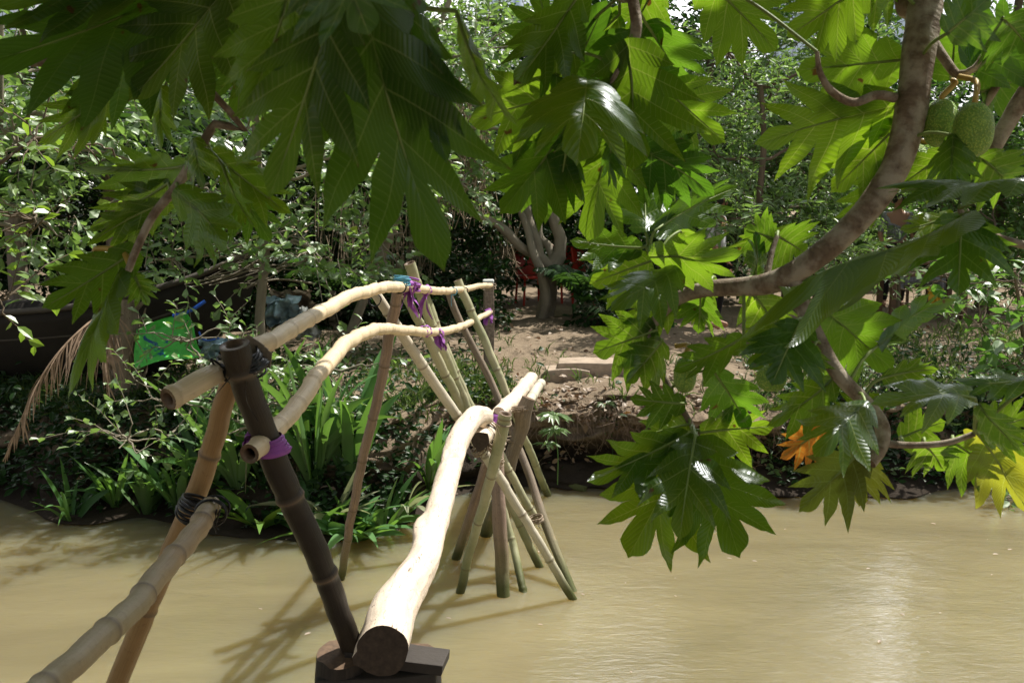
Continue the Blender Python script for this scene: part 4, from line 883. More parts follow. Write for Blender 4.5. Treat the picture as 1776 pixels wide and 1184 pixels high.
# near abutment: dark stumps and a sawn plank under the near log end
def stump(pts, seed, label):
    mb = MB(); pa, ra = px_path(pts, .03); tube(mb, pa, ra, 18, kind='log', seed=seed, jag=.012); return tag(mb.build('abutment_stump', M['dark_wood'], bridge), label)
stump([(592, 1132, 2.86, .072), (590, 1230, 2.9, .078), (588, 1500, 2.95, .08)], 31, 'dark stump left of the near log end')
stump([(724, 1138, 2.96, .070), (726, 1230, 2.98, .075), (728, 1500, 3.0, .08)], 32, 'dark stump right of the near log end')
mb = MB(); box(mb, P(690, 1136, 2.88), .30, .12, .034, Matrix.Rotation(R(5), 3, 'Y') @ Matrix.Rotation(R(-8), 3, 'Z'), .004, .004)
mb.build('abutment_plank', M['dark_wood'], bridge, smooth=False)
mb = MB(); box(mb, P(655, 1185, 2.85), .36, .10, .09, Matrix.Rotation(R(-3), 3, 'Y'), .01, .01)
mb.build('abutment_beam', M['dark_wood'], bridge, smooth=False)

# ------------------------------------------------------------------ breadfruit leaves
def leaf_template(rnd, nl=4, depth=.55, K=7, KW=3):
    """returns 2D verts (x: across in half-width units -1..1, y: 0..1), faces, uv(u,w), lengths(L,D) in leaf-length units"""
    V = []; Fc = []; UV = []; LN = []
    def patch(m, tip, side, b, s, first=False, last=False, bulge=.055, half='lo'):
        m, tip, b, s = map(np.array, (m, tip, b, s)); k1 = 3; base = len(V); n = k1 + K
        L = np.linalg.norm(tip - m)
        d = tip - s; nn = np.array([d[1], -d[0]]); nn /= np.linalg.norm(nn) + 1e-9
        vm = (m + tip) / 2 - s
        if np.dot(nn, vm) > 0: nn = -nn
        for i in range(n + 1):
            u = (i / n)
            if i <= k1: bp = b + (s - b) * (i / k1)
            else:
                f = (i - k1) / K; ff = f
                bp = s + d * ff + nn * bulge * (math.sin(math.pi * f ** .95) ** 1.25) * (1.2 - .75 * f) + nn * .006 * math.sin(f * 17 + side * 2 + tip[1] * 30) * math.sin(math.pi * f)
            # vein point: follow roughly the projection
            uu = u ** .9; vp = m + (tip - m) * uu
            for j in range(KW + 1):
                w_ = j / KW; p = vp + (bp - vp) * w_
                V.append((p[0] * side, p[1])); UV.append((uu, w_)); LN.append((uu * L, w_ * np.linalg.norm(bp - vp)))
        for i in range(n):
            for j in range(KW):
                a = base + i * (KW + 1) + j; q = [a, a + 1, a + KW + 2, a + KW + 1]
                flip = (half == 'hi'); q = q if flip else q[::-1]
                if side < 0: q = q[::-1]
                Fc.append(q)
    for side in (1, -1):
        q_ = [i / max(1, nl - 1) for i in range(nl)]; J = lambda a: rnd.uniform(-a, a)
        ms = [.05 + .47 * q + J(.012) for q in q_]
        hw = [(.52 + 1.75 * q - 1.62 * q * q) * (1 + J(.07)) for q in q_]
        tips = [(hw[i], .17 + .90 * q_[i] - .19 * q_[i] ** 2 + J(.02)) for i in range(nl)]
        bs = [(0, ms[i] * .45 + ms[i + 1] * .55) for i in range(nl - 1)]; ss = []
        for i in range(nl - 1):
            dp = min(.85, depth * rnd.uniform(.85, 1.2)); tx = (tips[i][0] + tips[i + 1][0]) / 2; ty = (tips[i][1] + tips[i + 1][1]) / 2
            f = 1 - dp; ss.append((tx * f, bs[i][1] + (ty - bs[i][1]) * f))
        blast = (0, ms[-1] + .07); slast = (hw[-1] * (1 - depth) * .55, blast[1] + .10)
        for i in range(nl):
            lo_b = (0, 0.0) if i == 0 else bs[i - 1]; lo_s = (.12, .0) if i == 0 else ss[i - 1]
            hi_b = bs[i] if i < nl - 1 else blast; hi_s = ss[i] if i < nl - 1 else slast
            patch((0, ms[i]), tips[i], side, lo_b, lo_s, half='lo', bulge=.062 if i else .06)
            patch((0, ms[i]), tips[i], side, hi_b, hi_s, half='hi', bulge=.022)
        patch((0, blast[1]), (0, 1.0), side, blast, slast, half='lo', bulge=.15)
    return np.array(V), Fc, np.array(UV), np.array(LN)
def bread_leaf(parent, b, t, wpx, roll=0, sidev='U', db=0, mat='bread', bow=.06, fold=.12, droop=.25, nl=4, depth=.55, seed=0, stem=None, label=None):
    """b=(px,py,d) base; t=(px,py[,d]) tip; wpx overall width; roll deg turns the blade about its midrib"""
    rnd = random.Random(seed * 13 + 5)
    B = np.array(P(*b)); T = np.array(P(t[0], t[1], t[2] if len(t) > 2 else b[2]))
    L = np.linalg.norm(T - B); ax = (T - B) / L; view = np.array(Vector((0, 0, H))) - (B + T) / 2; view /= np.linalg.norm(view)
    n = view - ax * np.dot(view, ax); n /= np.linalg.norm(n); sd = np.cross(ax, n)
    a = R(roll); n2 = n * math.cos(a) + sd * math.sin(a); s2 = np.cross(ax, n2)
    hwid = wpx / F * b[2] / 2 * (1.05 if parent.name.endswith('.001') else 1.25)
    V2, Fc, UV, LN = leaf_template(rnd, nl, depth)
    x = V2[:, 0]; y = V2[:, 1]; sg = 1 if sidev == 'T' else -1     # top surface faces viewer for T
    top = n2 * sg
    ph = rnd.uniform(0, 6)
    z = L * bow * 4 * y * (1 - y) + np.abs(x) * hwid * fold - (x ** 2) * hwid * droop + L * .022 * np.sin(x * 6 + y * 8 + ph) + L * .013 * np.sin(y * 23 + ph * 2) * np.abs(x)
    z = z + .03 * L * np.sin(np.abs(x) * 5 + ph) + L * .016 * np.sin(y * 31 + x * 4) * np.clip(np.abs(x), 0, 1) ** 1.5
    W = B[None] + ax[None] * (y * L)[:, None] + s2[None] * (x * hwid)[:, None] + top[None] * z[:, None]
    W[:, 2] -= (np.abs(x) ** 1.5) * hwid * .18
    mb = MB()
    # natural winding gives normal along +n2 for s2 = ax x n2 ; flip for U
    F2 = [q[::-1] for q in Fc] if sidev == 'T' else Fc
    mb.add(W, F2, UV, LN * np.array([L, L]))
    # midrib tube on underside and petiole
    ys = np.linspace(0, .9, 12); zm = L * bow * 4 * ys * (1 - ys)
    mid = B[None] + ax[None] * (ys * L)[:, None] + top[None] * (zm - .0015)[:, None]
    if stem is not None: S_ = np.array(stem)
    else: S_ = B - ax * .05
    pet = catmull([S_, S_ * .5 + B * .5 + np.array([0, 0, .012]), B], .02)
    path = np.concatenate([pet[:-1], mid]); rr = np.concatenate([np.full(len(pet) - 1, .0042), np.linspace(.0038, .0008, 12)])
    k = mb.n; tube(mb, path, rr, 6, cap=False)
    mb.uv2[-1] = np.zeros_like(mb.uv2[-1]); 
    o = mb.build('leaf', M[mat], parent)
    o.data.materials.append(M['petiole']); ix = np.zeros(len(o.data.polygons), np.int32); ix[len(F2):] = 1; o.data.polygons.foreach_set('material_index', ix)
    if label: tag(o, label)
    return o
tree_r = empty('breadfruit_tree', (3.6, 1.2, 1.0), 'breadfruit tree leaning in from the right with a thick curved limb, fruits and lobed leaves', 'tree')
tree_l = empty('breadfruit_tree', (-3.4, 1.0, 1.0), 'shaded breadfruit tree hanging large dark lobed leaves over the upper left', 'tree')
tree_m = empty('breadfruit_tree', (.9, -.8, 1.0), 'bright breadfruit bough hanging down at the top centre on a thin crooked stem', 'tree')
def limb(parent, pts, name='limb', ns=16, seed=1, extra=None, mat='bark_limb'):
    mb = MB(); A = [tuple(P(p[0], p[1], p[2])) + (p[3],) for p in pts]
    if extra: A = [tuple(e) for e in extra] + A
    C = catmull(A, .014); tube(mb, C[:, :3], C[:, 3], ns, kind='bark', seed=seed)
    o = mb.build(name, M[mat], parent); return o, C[:, :3]
limbs = []
def LB(parent, pts, **k):
    o, c = limb(parent, pts, **k); limbs.append((parent, c)); return o
# main right limb; comes from a trunk on the near bank, out of frame to the right
LB(tree_r, [(1612, -60, 2.55, .043), (1606, 0, 2.5, .0415), (1592, 100, 2.45, .039), (1577, 210, 2.42, .037), (1545, 305, 2.4, .033), (1480, 390, 2.4, .030), (1400, 458, 2.42, .028), (1345, 488, 2.45, .027), (1290, 497, 2.5, .024), (1220, 502, 2.55, .020), (1165, 525, 2.6, .017), (1124, 575, 2.62, .014)], ns=22, seed=1, extra=[(3.55, 1.2, 3.3, .085), (2.6, 1.7, 4.1, .065), (1.5, 2.4, 4.0, .053)])
LB(tree_r, [(1124, 572, 2.62, .0135), (1140, 630, 2.6, .010), (1172, 690, 2.58, .0095), (1200, 742, 2.56, .0095), (1206, 765, 2.56, .009)], seed=2, ns=10)
LB(tree_r, [(1370, 478, 2.44, .022), (1392, 530, 2.4, .020), (1420, 590, 2.36, .019), (1455, 650, 2.33, .018), (1508, 705, 2.32, .017), (1530, 740, 2.3, .018), (1528, 775, 2.28, .017), (1508, 802, 2.26, .016)], seed=3, ns=14)
LB(tree_r, [(1526, 768, 2.3, .010), (1580, 772, 2.28, .008), (1640, 768, 2.26, .0075), (1690, 752, 2.25, .007)], seed=4, ns=8)
LB(tree_r, [(1552, 170, 2.42, .012), (1520, 165, 2.40, .011), (1480, 178, 2.37, .010), (1442, 158, 2.35, .009), (1422, 125, 2.33, .007), (1417, 90, 2.32, .005)], seed=5, ns=10)
LB(tree_r, [(1950, -80, 2.4, .026), (1850, 60, 2.45, .024), (1780, 160, 2.5, .022), (1735, 235, 2.52, .020), (1705, 290, 2.52, .017)], seed=6, ns=12)
LB(tree_r, [(1612, 62, 2.47, .012), (1640, 105, 2.44, .0115), (1662, 130, 2.42, .011), (1690, 118, 2.4, .007), (1705, 95, 2.4, .005)], seed=7, ns=10)
LB(tree_r, [(1850, 440, 2.2, .009), (1776, 425, 2.2, .009), (1720, 408, 2.2, .009), (1680, 385, 2.2, .008), (1664, 362, 2.2, .006)], seed=8, ns=8)
LB(tree_r, [(1760, 90, 2.6, .012), (1722, 160, 2.6, .011), (1702, 190, 2.62, .009)], seed=9, ns=8)
LB(tree_r, [(1330, 485, 2.47, .008), (1338, 440, 2.5, .007), (1348, 410, 2.52, .006)], seed=10, ns=8)
LB(tree_r, [(1200, 505, 2.56, .008), (1150, 450, 2.58, .006), (1125, 440, 2.6, .005)], seed=11, ns=8)
LB(tree_m, [(1088, -70, 2.45, .014), (1098, 0, 2.42, .0135), (1104, 50, 2.4, .0135), (1090, 95, 2.4, .012), (1068, 135, 2.4, .011), (1052, 165, 2.4, .009)], seed=12, ns=12, extra=[(.85, -.6, 3.6, .05), (.8, 1.0, 4.1, .035), (.55, 2.1, 3.8, .018)])
LB(tree_l, [(395, 190, 2.3, .008), (372, 215, 2.3, .010), (340, 270, 2.28, .011), (305, 325, 2.28, .011), (265, 375, 2.27, .010), (238, 430, 2.26, .0095), (222, 470, 2.25, .008)], seed=13, ns=10, extra=[(-3.3, .9, 3.2, .09), (-2.4, 1.6, 3.7, .05), (-1.2, 2.1, 3.35, .02)])
LB(tree_l, [(-60, 95, 2.4, .012), (60, 108, 2.4, .011), (165, 100, 2.4, .010), (230, 85, 2.4, .008)], seed=14, ns=10)
LB(tree_l, [(470, -60, 2.1, .010), (468, 30, 2.12, .009), (455, 70, 2.15, .006)], seed=15, ns=8)
LB(tree_l, [(560, -120, 1.45, .012), (610, -40, 1.5, .010), (640, 40, 1.6, .006)], seed=16, ns=8, extra=[(-3.2, .9, 3.4, .07), (-1.6, 1.2, 3.7, .04)])
# trunks (on the near bank, outside the picture)
for (tr, x, y, r0, top) in ((tree_r, 3.6, 1.2, .17, 6.0), (tree_l, -3.4, 1.0, .16, 5.8), (tree_m, .9, -.8, .13, 5.2)):
    mb = MB(); pa = wob((x, y, .6), (x - (.1 if x > 0 else -.2), y + .1, top), 16, .03, int(x * 3)); C = catmull(pa, .1)
    tube(mb, C, np.linspace(r0, r0 * .4, len(C)), 20, kind='bark', seed=int(x)); mb.build('trunk', M['bark_limb'], tr)
def nearest(tr, p, mx=.4):
    best = None; bd = mx
    for (t_, c) in limbs:
        if t_ != tr: continue
        d = np.linalg.norm(c - p, axis=1); i = int(np.argmin(d))
        if d[i] < bd: bd = d[i]; best = c[i]
    return best
_ls = [0]
def LF(tr, bx, by, d, tx, ty, wpx, roll=0, s='U', mat='bread', dt=None, **k):
    _ls[0] += 1
    if dt is None:
        Lm = math.hypot(tx - bx, ty - by) / F * d; vert = max(0, (ty - by)) / (math.hypot(tx - bx, ty - by) + 1)
        dt = d + (.42 if s == 'U' else -.30) * Lm * vert
    st = nearest(tr, np.array(P(bx, by, d)))
    return bread_leaf(tr, (bx, by, d), (tx, ty, dt if dt else d), wpx, roll, s, mat=mat, seed=_ls[0], stem=st, **k)
# --- upper left (shaded) -----------------------------------------------------
tl, tm, tr = tree_l, tree_m, tree_r
LF(tl, 350, -30, 2.1, -60, 120, 250, 20, 'U', dt=2.0, depth=.62)
LF(tl, 330, 20, 2.2, 120, 190, 190, -15, 'U', depth=.6)
LF(tl, 300, -60, 2.0, -40, -5, 170, 30, 'U')
LF(tl, 400, -30, 2.0, 225, 175, 210, 10, 'U', depth=.6)
LF(tl, 420, 20, 2.25, 410, 215, 170, 15, 'U', nl=4)
LF(tl, 455, 60, 2.2, 440, 215, 110, 30, 'T')
LF(tl, 325, 288, 2.3, 135, 288, 100, 25, 'U', dt=2.5)
LF(tl, 290, 320, 2.32, 150, 395, 100, 20, 'U', dt=2.4)
LF(tl, 365, 262, 2.3, 505, 372, 110, -15, 'U', depth=.6)
LF(tl, 310, 330, 2.25, 400, 435, 130, 20, 'U', dt=2.1)
LF(tl, 300, 345, 2.3, 150, 425, 90, -30, 'U')
LF(tl, 240, 432, 2.3, 72, 535, 120, 12, 'U', dt=2.15)
LF(tl, 222, 470, 2.26, 125, 700, 70, 48, 'T', dt=2.1, depth=.4)
LF(tl, 232, 475, 2.3, 258, 530, 60, 0, 'T')
LF(tl, 285, 150, 2.35, 283, 265, 60, 40, 'T')
LF(tl, 385, 285, 2.25, 445, 400, 60, 50, 'T')
LF(tl, 395, 300, 2.35, 470, 420, 110, 0, 'U', mat='bread')
LF(tl, 340, 240, 2.22, 355, 330, 70, 30, 'T')
LF(tl, 200, 150, 2.4, 60, 250, 110, 20, 'U', dt=2.5)
LF(tl, 165, 105, 2.42, 150, 250, 90, 10, 'U')
# --- giant near leaves, top centre-left --------------------------------------
LF(tl, 608, -50, 1.50, 766, 468, 350, -12, 'U', dt=1.62, depth=.62, bow=.03, label='largest dark leaf hanging tip down')
LF(tl, 590, -30, 1.45, 468, 345, 230, 8, 'U', dt=1.5, depth=.6)
LF(tl, 690, -40, 1.55, 775, 285, 140, -10, 'U', dt=1.6, depth=.5)
LF(tl, 580, -110, 1.35, 640, 62, 250, 10, 'T', dt=1.35)
LF(tl, 790, 20, 1.62, 892, 222, 90, 62, 'T', dt=1.6, depth=.35)
LF(tl, 520, -60, 1.5, 425, 205, 190, 10, 'U', dt=1.55, depth=.5)
LF(tl, 690, 120, 1.75, 745, 290, 150, 20, 'U')
# --- middle bough ------------------------------------------------------------
LF(tm, 1012, -20, 2.4, 890, 150, 110, 10, 'U', dt=2.3)
LF(tm, 1000, 160, 2.45, 812, 212, 150, -15, 'U', dt=2.4, depth=.5)
LF(tm, 990, 210, 2.45, 868, 372, 150, 15, 'U', dt=2.4, depth=.5)
LF(tm, 1018, 140, 2.25, 1000, 292, 190, 0, 'T', dt=2.1, bow=.15, depth=.4)
LF(tm, 985, 148, 2.5, 1052, 0, 150, 0, 'U')
LF(tm, 965, 110, 2.6, 930, -30, 130, 0, 'U')
LF(tm, 1075, 25, 2.55, 975, 110, 110, 20, 'U')
LF(tm, 1092, 70, 2.38, 1100, 298, 210, 8, 'U', dt=2.3, depth=.6)
LF(tm, 1120, 40, 2.5, 1190, 160, 130, 15, 'U')
LF(tm, 1130, 130, 2.5, 1260, 248, 140, -10, 'U')
LF(tm, 1100, 250, 2.5, 1240, 338, 110, 20, 'U')
LF(tm, 1060, 200, 2.5, 1020, 420, 150, 0, 'U', dt=2.5, depth=.45)
LF(tm, 985, 240, 2.4, 960, 365, 90, 20, 'U')
LF(tm, 1110, 260, 2.55, 1205, 300, 120, 0, 'U')
LF(tm, 1000, 90, 2.45, 905, 125, 120, 30, 'T')
LF(tm, 1060, 225, 2.35, 1070, 330, 60, 50, 'T')
LF(tm, 1020, 240, 2.6, 860, 330, 130, 10, 'U')
LF(tm, 1140, -30, 2.5, 1080, 75, 110, 20, 'U')
# --- tufts below the middle bough, on side shoots of the right limb ----------
LF(tr, 1120, 405, 2.62, 1118, 308, 100, 0, 'U', dt=2.75)
LF(tr, 1135, 400, 2.6, 1285, 322, 80, 25, 'U', dt=2.8)
LF(tr, 1128, 440, 2.55, 1292, 436, 95, 20, 'T', dt=2.4, bow=.1, depth=.5)
LF(tr, 1115, 430, 2.6, 988, 415, 80, 25, 'U')
LF(tr, 1130, 452, 2.6, 1022, 492, 110, 0, 'U')
LF(tr, 1175, 470, 2.5, 1058, 545, 110, 30, 'T', dt=2.35)
LF(tr, 1180, 500, 2.6, 1075, 560, 90, 20, 'U')
LF(tr, 1215, 500, 2.55, 1210, 580, 80, 20, 'U')
LF(tr, 1345, 415, 2.6, 1290, 395, 90, 0, 'U')
LF(tr, 1350, 410, 2.55, 1400, 440, 120, 0, 'U')
LF(tr, 1310, 480, 2.6, 1310, 400, 60, 50, 'T')
LF(tr, 1340, 430, 2.65, 1330, 385, 120, 0, 'U')
LF(tr, 1180, 400, 2.65, 1210, 460, 90, 30, 'U')
LF(tr, 1240, 480, 2.6, 1170, 540, 90, 10, 'U')
# --- upper right --------------------------------------------------------------
LF(tr, 1215, -45, 2.4, 1348, 88, 130, 5, 'U', depth=.45)
LF(tr, 1510, -40, 2.4, 1365, 65, 130, 15, 'U', depth=.35)
LF(tr, 1568, 104, 2.5, 1382, 122, 140, 0, 'U', depth=.45)
LF(tr, 1550, 182, 2.5, 1303, 250, 170, -8, 'U', dt=2.45, depth=.7)
LF(tr, 1560, 215, 2.48, 1440, 335, 130, 0, 'U')
LF(tr, 1545, 270, 2.5, 1452, 410, 80, 35, 'U')
LF(tr, 1650, 140, 2.55, 1660, 10, 120, 0, 'U')
LF(tr, 1690, 125, 2.5, 1810, 10, 190, 0, 'U')
LF(tr, 1640, 60, 2.3, 1720, -10, 110, 10, 'T')
LF(tr, 1700, 160, 2.6, 1800, 130, 110, 10, 'U')
LF(tr, 1655, 235, 2.3, 1650, 338, 80, 15, 'T')
LF(tr, 1640, 265, 2.5, 1552, 328, 80, 10, 'U')
LF(tr, 1700, 270, 2.45, 1770, 330, 110, 10, 'T')
LF(tr, 1790, 322, 2.0, 1515, 336, 110, 76, 'T', dt=2.1, bow=.03)
LF(tr, 1668, 366, 2.2, 1662, 512, 150, 0, 'T', dt=2.1, depth=.7)
LF(tr, 1676, 372, 2.2, 1720, 470, 100, 30, 'T')
LF(tr, 1695, 382, 2.1, 1272, 600, 150, 66, 'T', dt=1.9, bow=.05, depth=.4, label='long grey-sheened leaf seen edge-on across the limb')
LF(tr, 1655, 372, 2.3, 1560, 400, 70, 40, 'U')
LF(tr, 1560, -30, 2.55, 1450, 20, 90, 20, 'T')
LF(tr, 1740, 30, 2.3, 1790, 90, 120, 10, 'U')
# --- lower right ---------------------------------------------------------------
LF(tr, 1418, 525, 2.4, 1548, 640, 150, 0, 'U', depth=.45)
LF(tr, 1520, 600, 2.4, 1655, 515, 70, 50, 'U', dt=2.6)
LF(tr, 1530, 655, 2.35, 1628, 640, 60, 35, 'U')
LF(tr, 1140, 572, 2.6, 1028, 612, 130, 0, 'U')
LF(tr, 1150, 590, 2.55, 1085, 665, 90, 15, 'U')
LF(tr, 1290, 585, 2.45, 1165, 642, 75, 30, 'U')
LF(tr, 1190, 700, 2.5, 1092, 690, 75, 15, 'U')
LF(tr, 1200, 748, 2.5, 1018, 832, 105, 20, 'U', dt=2.4)
LF(tr, 1203, 757, 2.5, 1088, 968, 180, -8, 'U', dt=2.3, depth=.5)
LF(tr, 1206, 755, 2.42, 1178, 935, 130, 5, 'T', dt=2.2)
LF(tr, 1210, 760, 2.48, 1285, 970, 180, 8, 'U', dt=2.25, depth=.5)
LF(tr, 1215, 750, 2.55, 1345, 740, 100, 15, 'U')
LF(tr, 1195, 735, 2.55, 1105, 760, 90, 25, 'T')
LF(tr, 1235, 640, 2.5, 1300, 745, 100, 20, 'U')
LF(tr, 1390, 555, 2.25, 1338, 668, 130, 10, 'T')
LF(tr, 1375, 560, 2.3, 1300, 640, 110, 20, 'T')
LF(tr, 1410, 600, 2.3, 1425, 660, 60, 40, 'T')
LF(tr, 1502, 700, 2.25, 1410, 795, 120, 10, 'T', dt=2.1)
LF(tr, 1430, 740, 2.4, 1352, 795, 70, 15, 'U', mat='bread_orange', label='orange withering leaf')
LF(tr, 1500, 775, 2.3, 1385, 888, 120, 5, 'U', mat='bread_old')
LF(tr, 1505, 790, 2.3, 1490, 878, 90, 0, 'U', mat='bread_old')
LF(tr, 1692, 690, 2.1, 1508, 702, 90, 40, 'T', dt=2.0, bow=.08)
LF(tr, 1810, 655, 2.1, 1650, 662, 60, 40, 'U')
LF(tr, 1690, 745, 2.25, 1790, 900, 110, 20, 'U', mat='bread_old', depth=.4)
LF(tr, 1600, 765, 2.3, 1640, 815, 90, 10, 'U')
LF(tr, 1650, 765, 2.3, 1740, 830, 110, 15, 'U')
LF(tr, 1560, 760, 2.35, 1640, 730, 100, 20, 'U')
LF(tr, 1700, 750, 2.2, 1800, 720, 110, 15, 'U')
LF(tr, 1530, 690, 2.35, 1445, 720, 70, 20, 'U')
LF(tr, 1450, 655, 2.35, 1330, 740, 90, 25, 'U')
LF(tr, 1300, 500, 2.5, 1360, 590, 100, 20, 'U')
LF(tr, 1700, 700, 2.1, 1770, 780, 80, 45, 'T')
# --- fruits ---------------------------------------------------------------------
def fruit(tr_, px, py, d, rx, ry, st=None, lab=None):
    c = np.array(P(px, py, d)); a = rx / F * d; b = ry / F * d; V = []; Fc = []; nu, nv = 36, 24
    for i in range(nv + 1):
        th = math.pi * i / nv; zz = math.cos(th); rr = max(0, math.sin(th)) ** .78
        for j in range(nu):
            p = 2 * math.pi * j / nu; q = Vector((math.cos(p) * rr, math.sin(p) * rr, zz)); f = 1 + .03 * noise.noise(q * 2 + Vector((px, 0, 0)))
            V.append(c + np.array([q.x * a * f, q.y * a * f, q.z * b * f]))
    for i in range(nv):
        for j in range(nu):
            k = i * nu + j; k2 = i * nu + (j + 1) % nu; Fc.append([k, k + nu, k2 + nu, k2])
    mb = MB(); mb.add(V, Fc); o = mb.build('fruit', M['fruit'], tr_)
    if lab: tag(o, lab)
    top = c + np.array([0, 0, b * .95]); s = np.array(st) if st is not None else nearest(tr_, top, .5)
    if s is None: s = top + np.array([0, 0, .06])
    mid = (s + top) / 2 + np.array([.02, 0, .018]); m2 = MB(); C = catmull([s, mid, top + np.array([0, 0, .008]), top - np.array([0, 0, .01])], .006)
    tube(m2, C, .0068, 10); m2.build('stalk', M['stalk'], tr_)
    return o
fruit(tr, 1688, 226, 2.3, 33, 46, P(1664, 133, 2.4), 'green fruit on an orange stalk, right one of the pair')
fruit(tr, 1631, 214, 2.42, 30, 40, P(1650, 140, 2.44))
fruit(tr, 1582, 275, 2.6, 28, 26)
fruit(tr, 1188, 650, 2.55, 20, 32, P(1172, 600, 2.6))
fruit(tr, 1338, 655, 2.4, 26, 24, P(1350, 600, 2.4))
fruit(tm, 1128, 30, 2.6, 30, 34)
fruit(tl, 430, 5, 2.1, 50, 42)
fruit(tl, 168, 470, 2.35, 28, 34)
# --- crowns overhead (out of frame), simple lobed leaves; dense blobs added to block sun and sky -------------------------
def crown(tr_, blobs, n, seed, size=.34):
    r_ = np.random.default_rng(seed); mb = MB()
    tmpl = [leaf_template(random.Random(900 + i), 4, .5, K=3, KW=1) for i in range(4)]
    for (c, rad, den) in blobs:
        for i in range(int(n * den)):
            d = unit(r_.normal(size=3)); p = np.array(c) + d * np.array(rad) * r_.random() ** .4
            ax = unit(np.array([d[0], d[1], -.25]) + r_.normal(size=3) * .5); nr = unit(np.array([0, 0, 1.]) + r_.normal(size=3) * .4)
            sd = unit(np.cross(ax, nr)); nr = np.cross(sd, ax); V2, Fc, UV, LN = tmpl[i % 4]; L = size * r_.uniform(.7, 1.2)
            x = V2[:, 0]; y = V2[:, 1]; W = p + ax * (y * L)[:, None] + sd * (x * L * .4)[:, None] + nr * (L * (.2 * y * (1 - y) - .12 * x * x))[:, None]
            mb.add(W, Fc, UV, LN * L)
    return mb.build('crown', M['bread'], tr_)
crown(tree_l, [((.3, 1.55, 3.75), (.55, .65, .18), 2.2), ((-.2, 1.0, 3.5), (1.2, .5, .2), 2.0), ((-.9, 3.5, 4.25), (1.7, .5, .5), 4.0), ((-2.6, 2.6, 4.1), (.8, .9, .5), 2.0), ((-.35, 1.45, 3.65), (.85, .75, .2), 2.6), ((-1.35, 2.3, 3.95), (1.0, .8, .22), 2.6), ((-2.6, 2.0, 5.2), (1.6, 1.5, .6), 1.0), ((-1.0, 3.3, 4.9), (1.0, .9, .35), 3.2), ((-.1, 3.2, 4.8), (.85, .9, .3), 3.2), ((-3.8, .6, 5.4), (1.5, 1.5, .9), .8), ((-2.6, 3.9, 5.2), (1.0, .8, .4), .8), ((-4.6, .0, 4.0), (.9, 2.4, 1.6), 1.8)], 150, 3)  # low, curtain and side blobs are unseen, added to shade the left leaves
crown(tree_m, [((.4, 1.7, 4.7), (1.0, .8, .35), 2.8), ((.35, 2.6, 4.75), (.6, .5, .25), 1.8), ((.5, .3, 5.2), (1.2, 1.2, .6), .8), ((.9, -.9, 5.4), (1.6, 1.4, .8), .8), ((.3, -3.0, 4.6), (3.0, 1.3, 1.5), 2.2)], 130, 4)  # last blob is added unseen behind the camera to cut sky light
crown(tree_r, [((3.6, 1.0, 5.9), (1.7, 1.5, .9), 1.0), ((2.6, 1.4, 5.1), (.8, .9, .5), .6), ((2.2, 3.0, 5.0), (.6, .7, .35), .35), ((5.0, .2, 4.2), (.9, 2.4, 1.6), 1.6)], 130, 5)


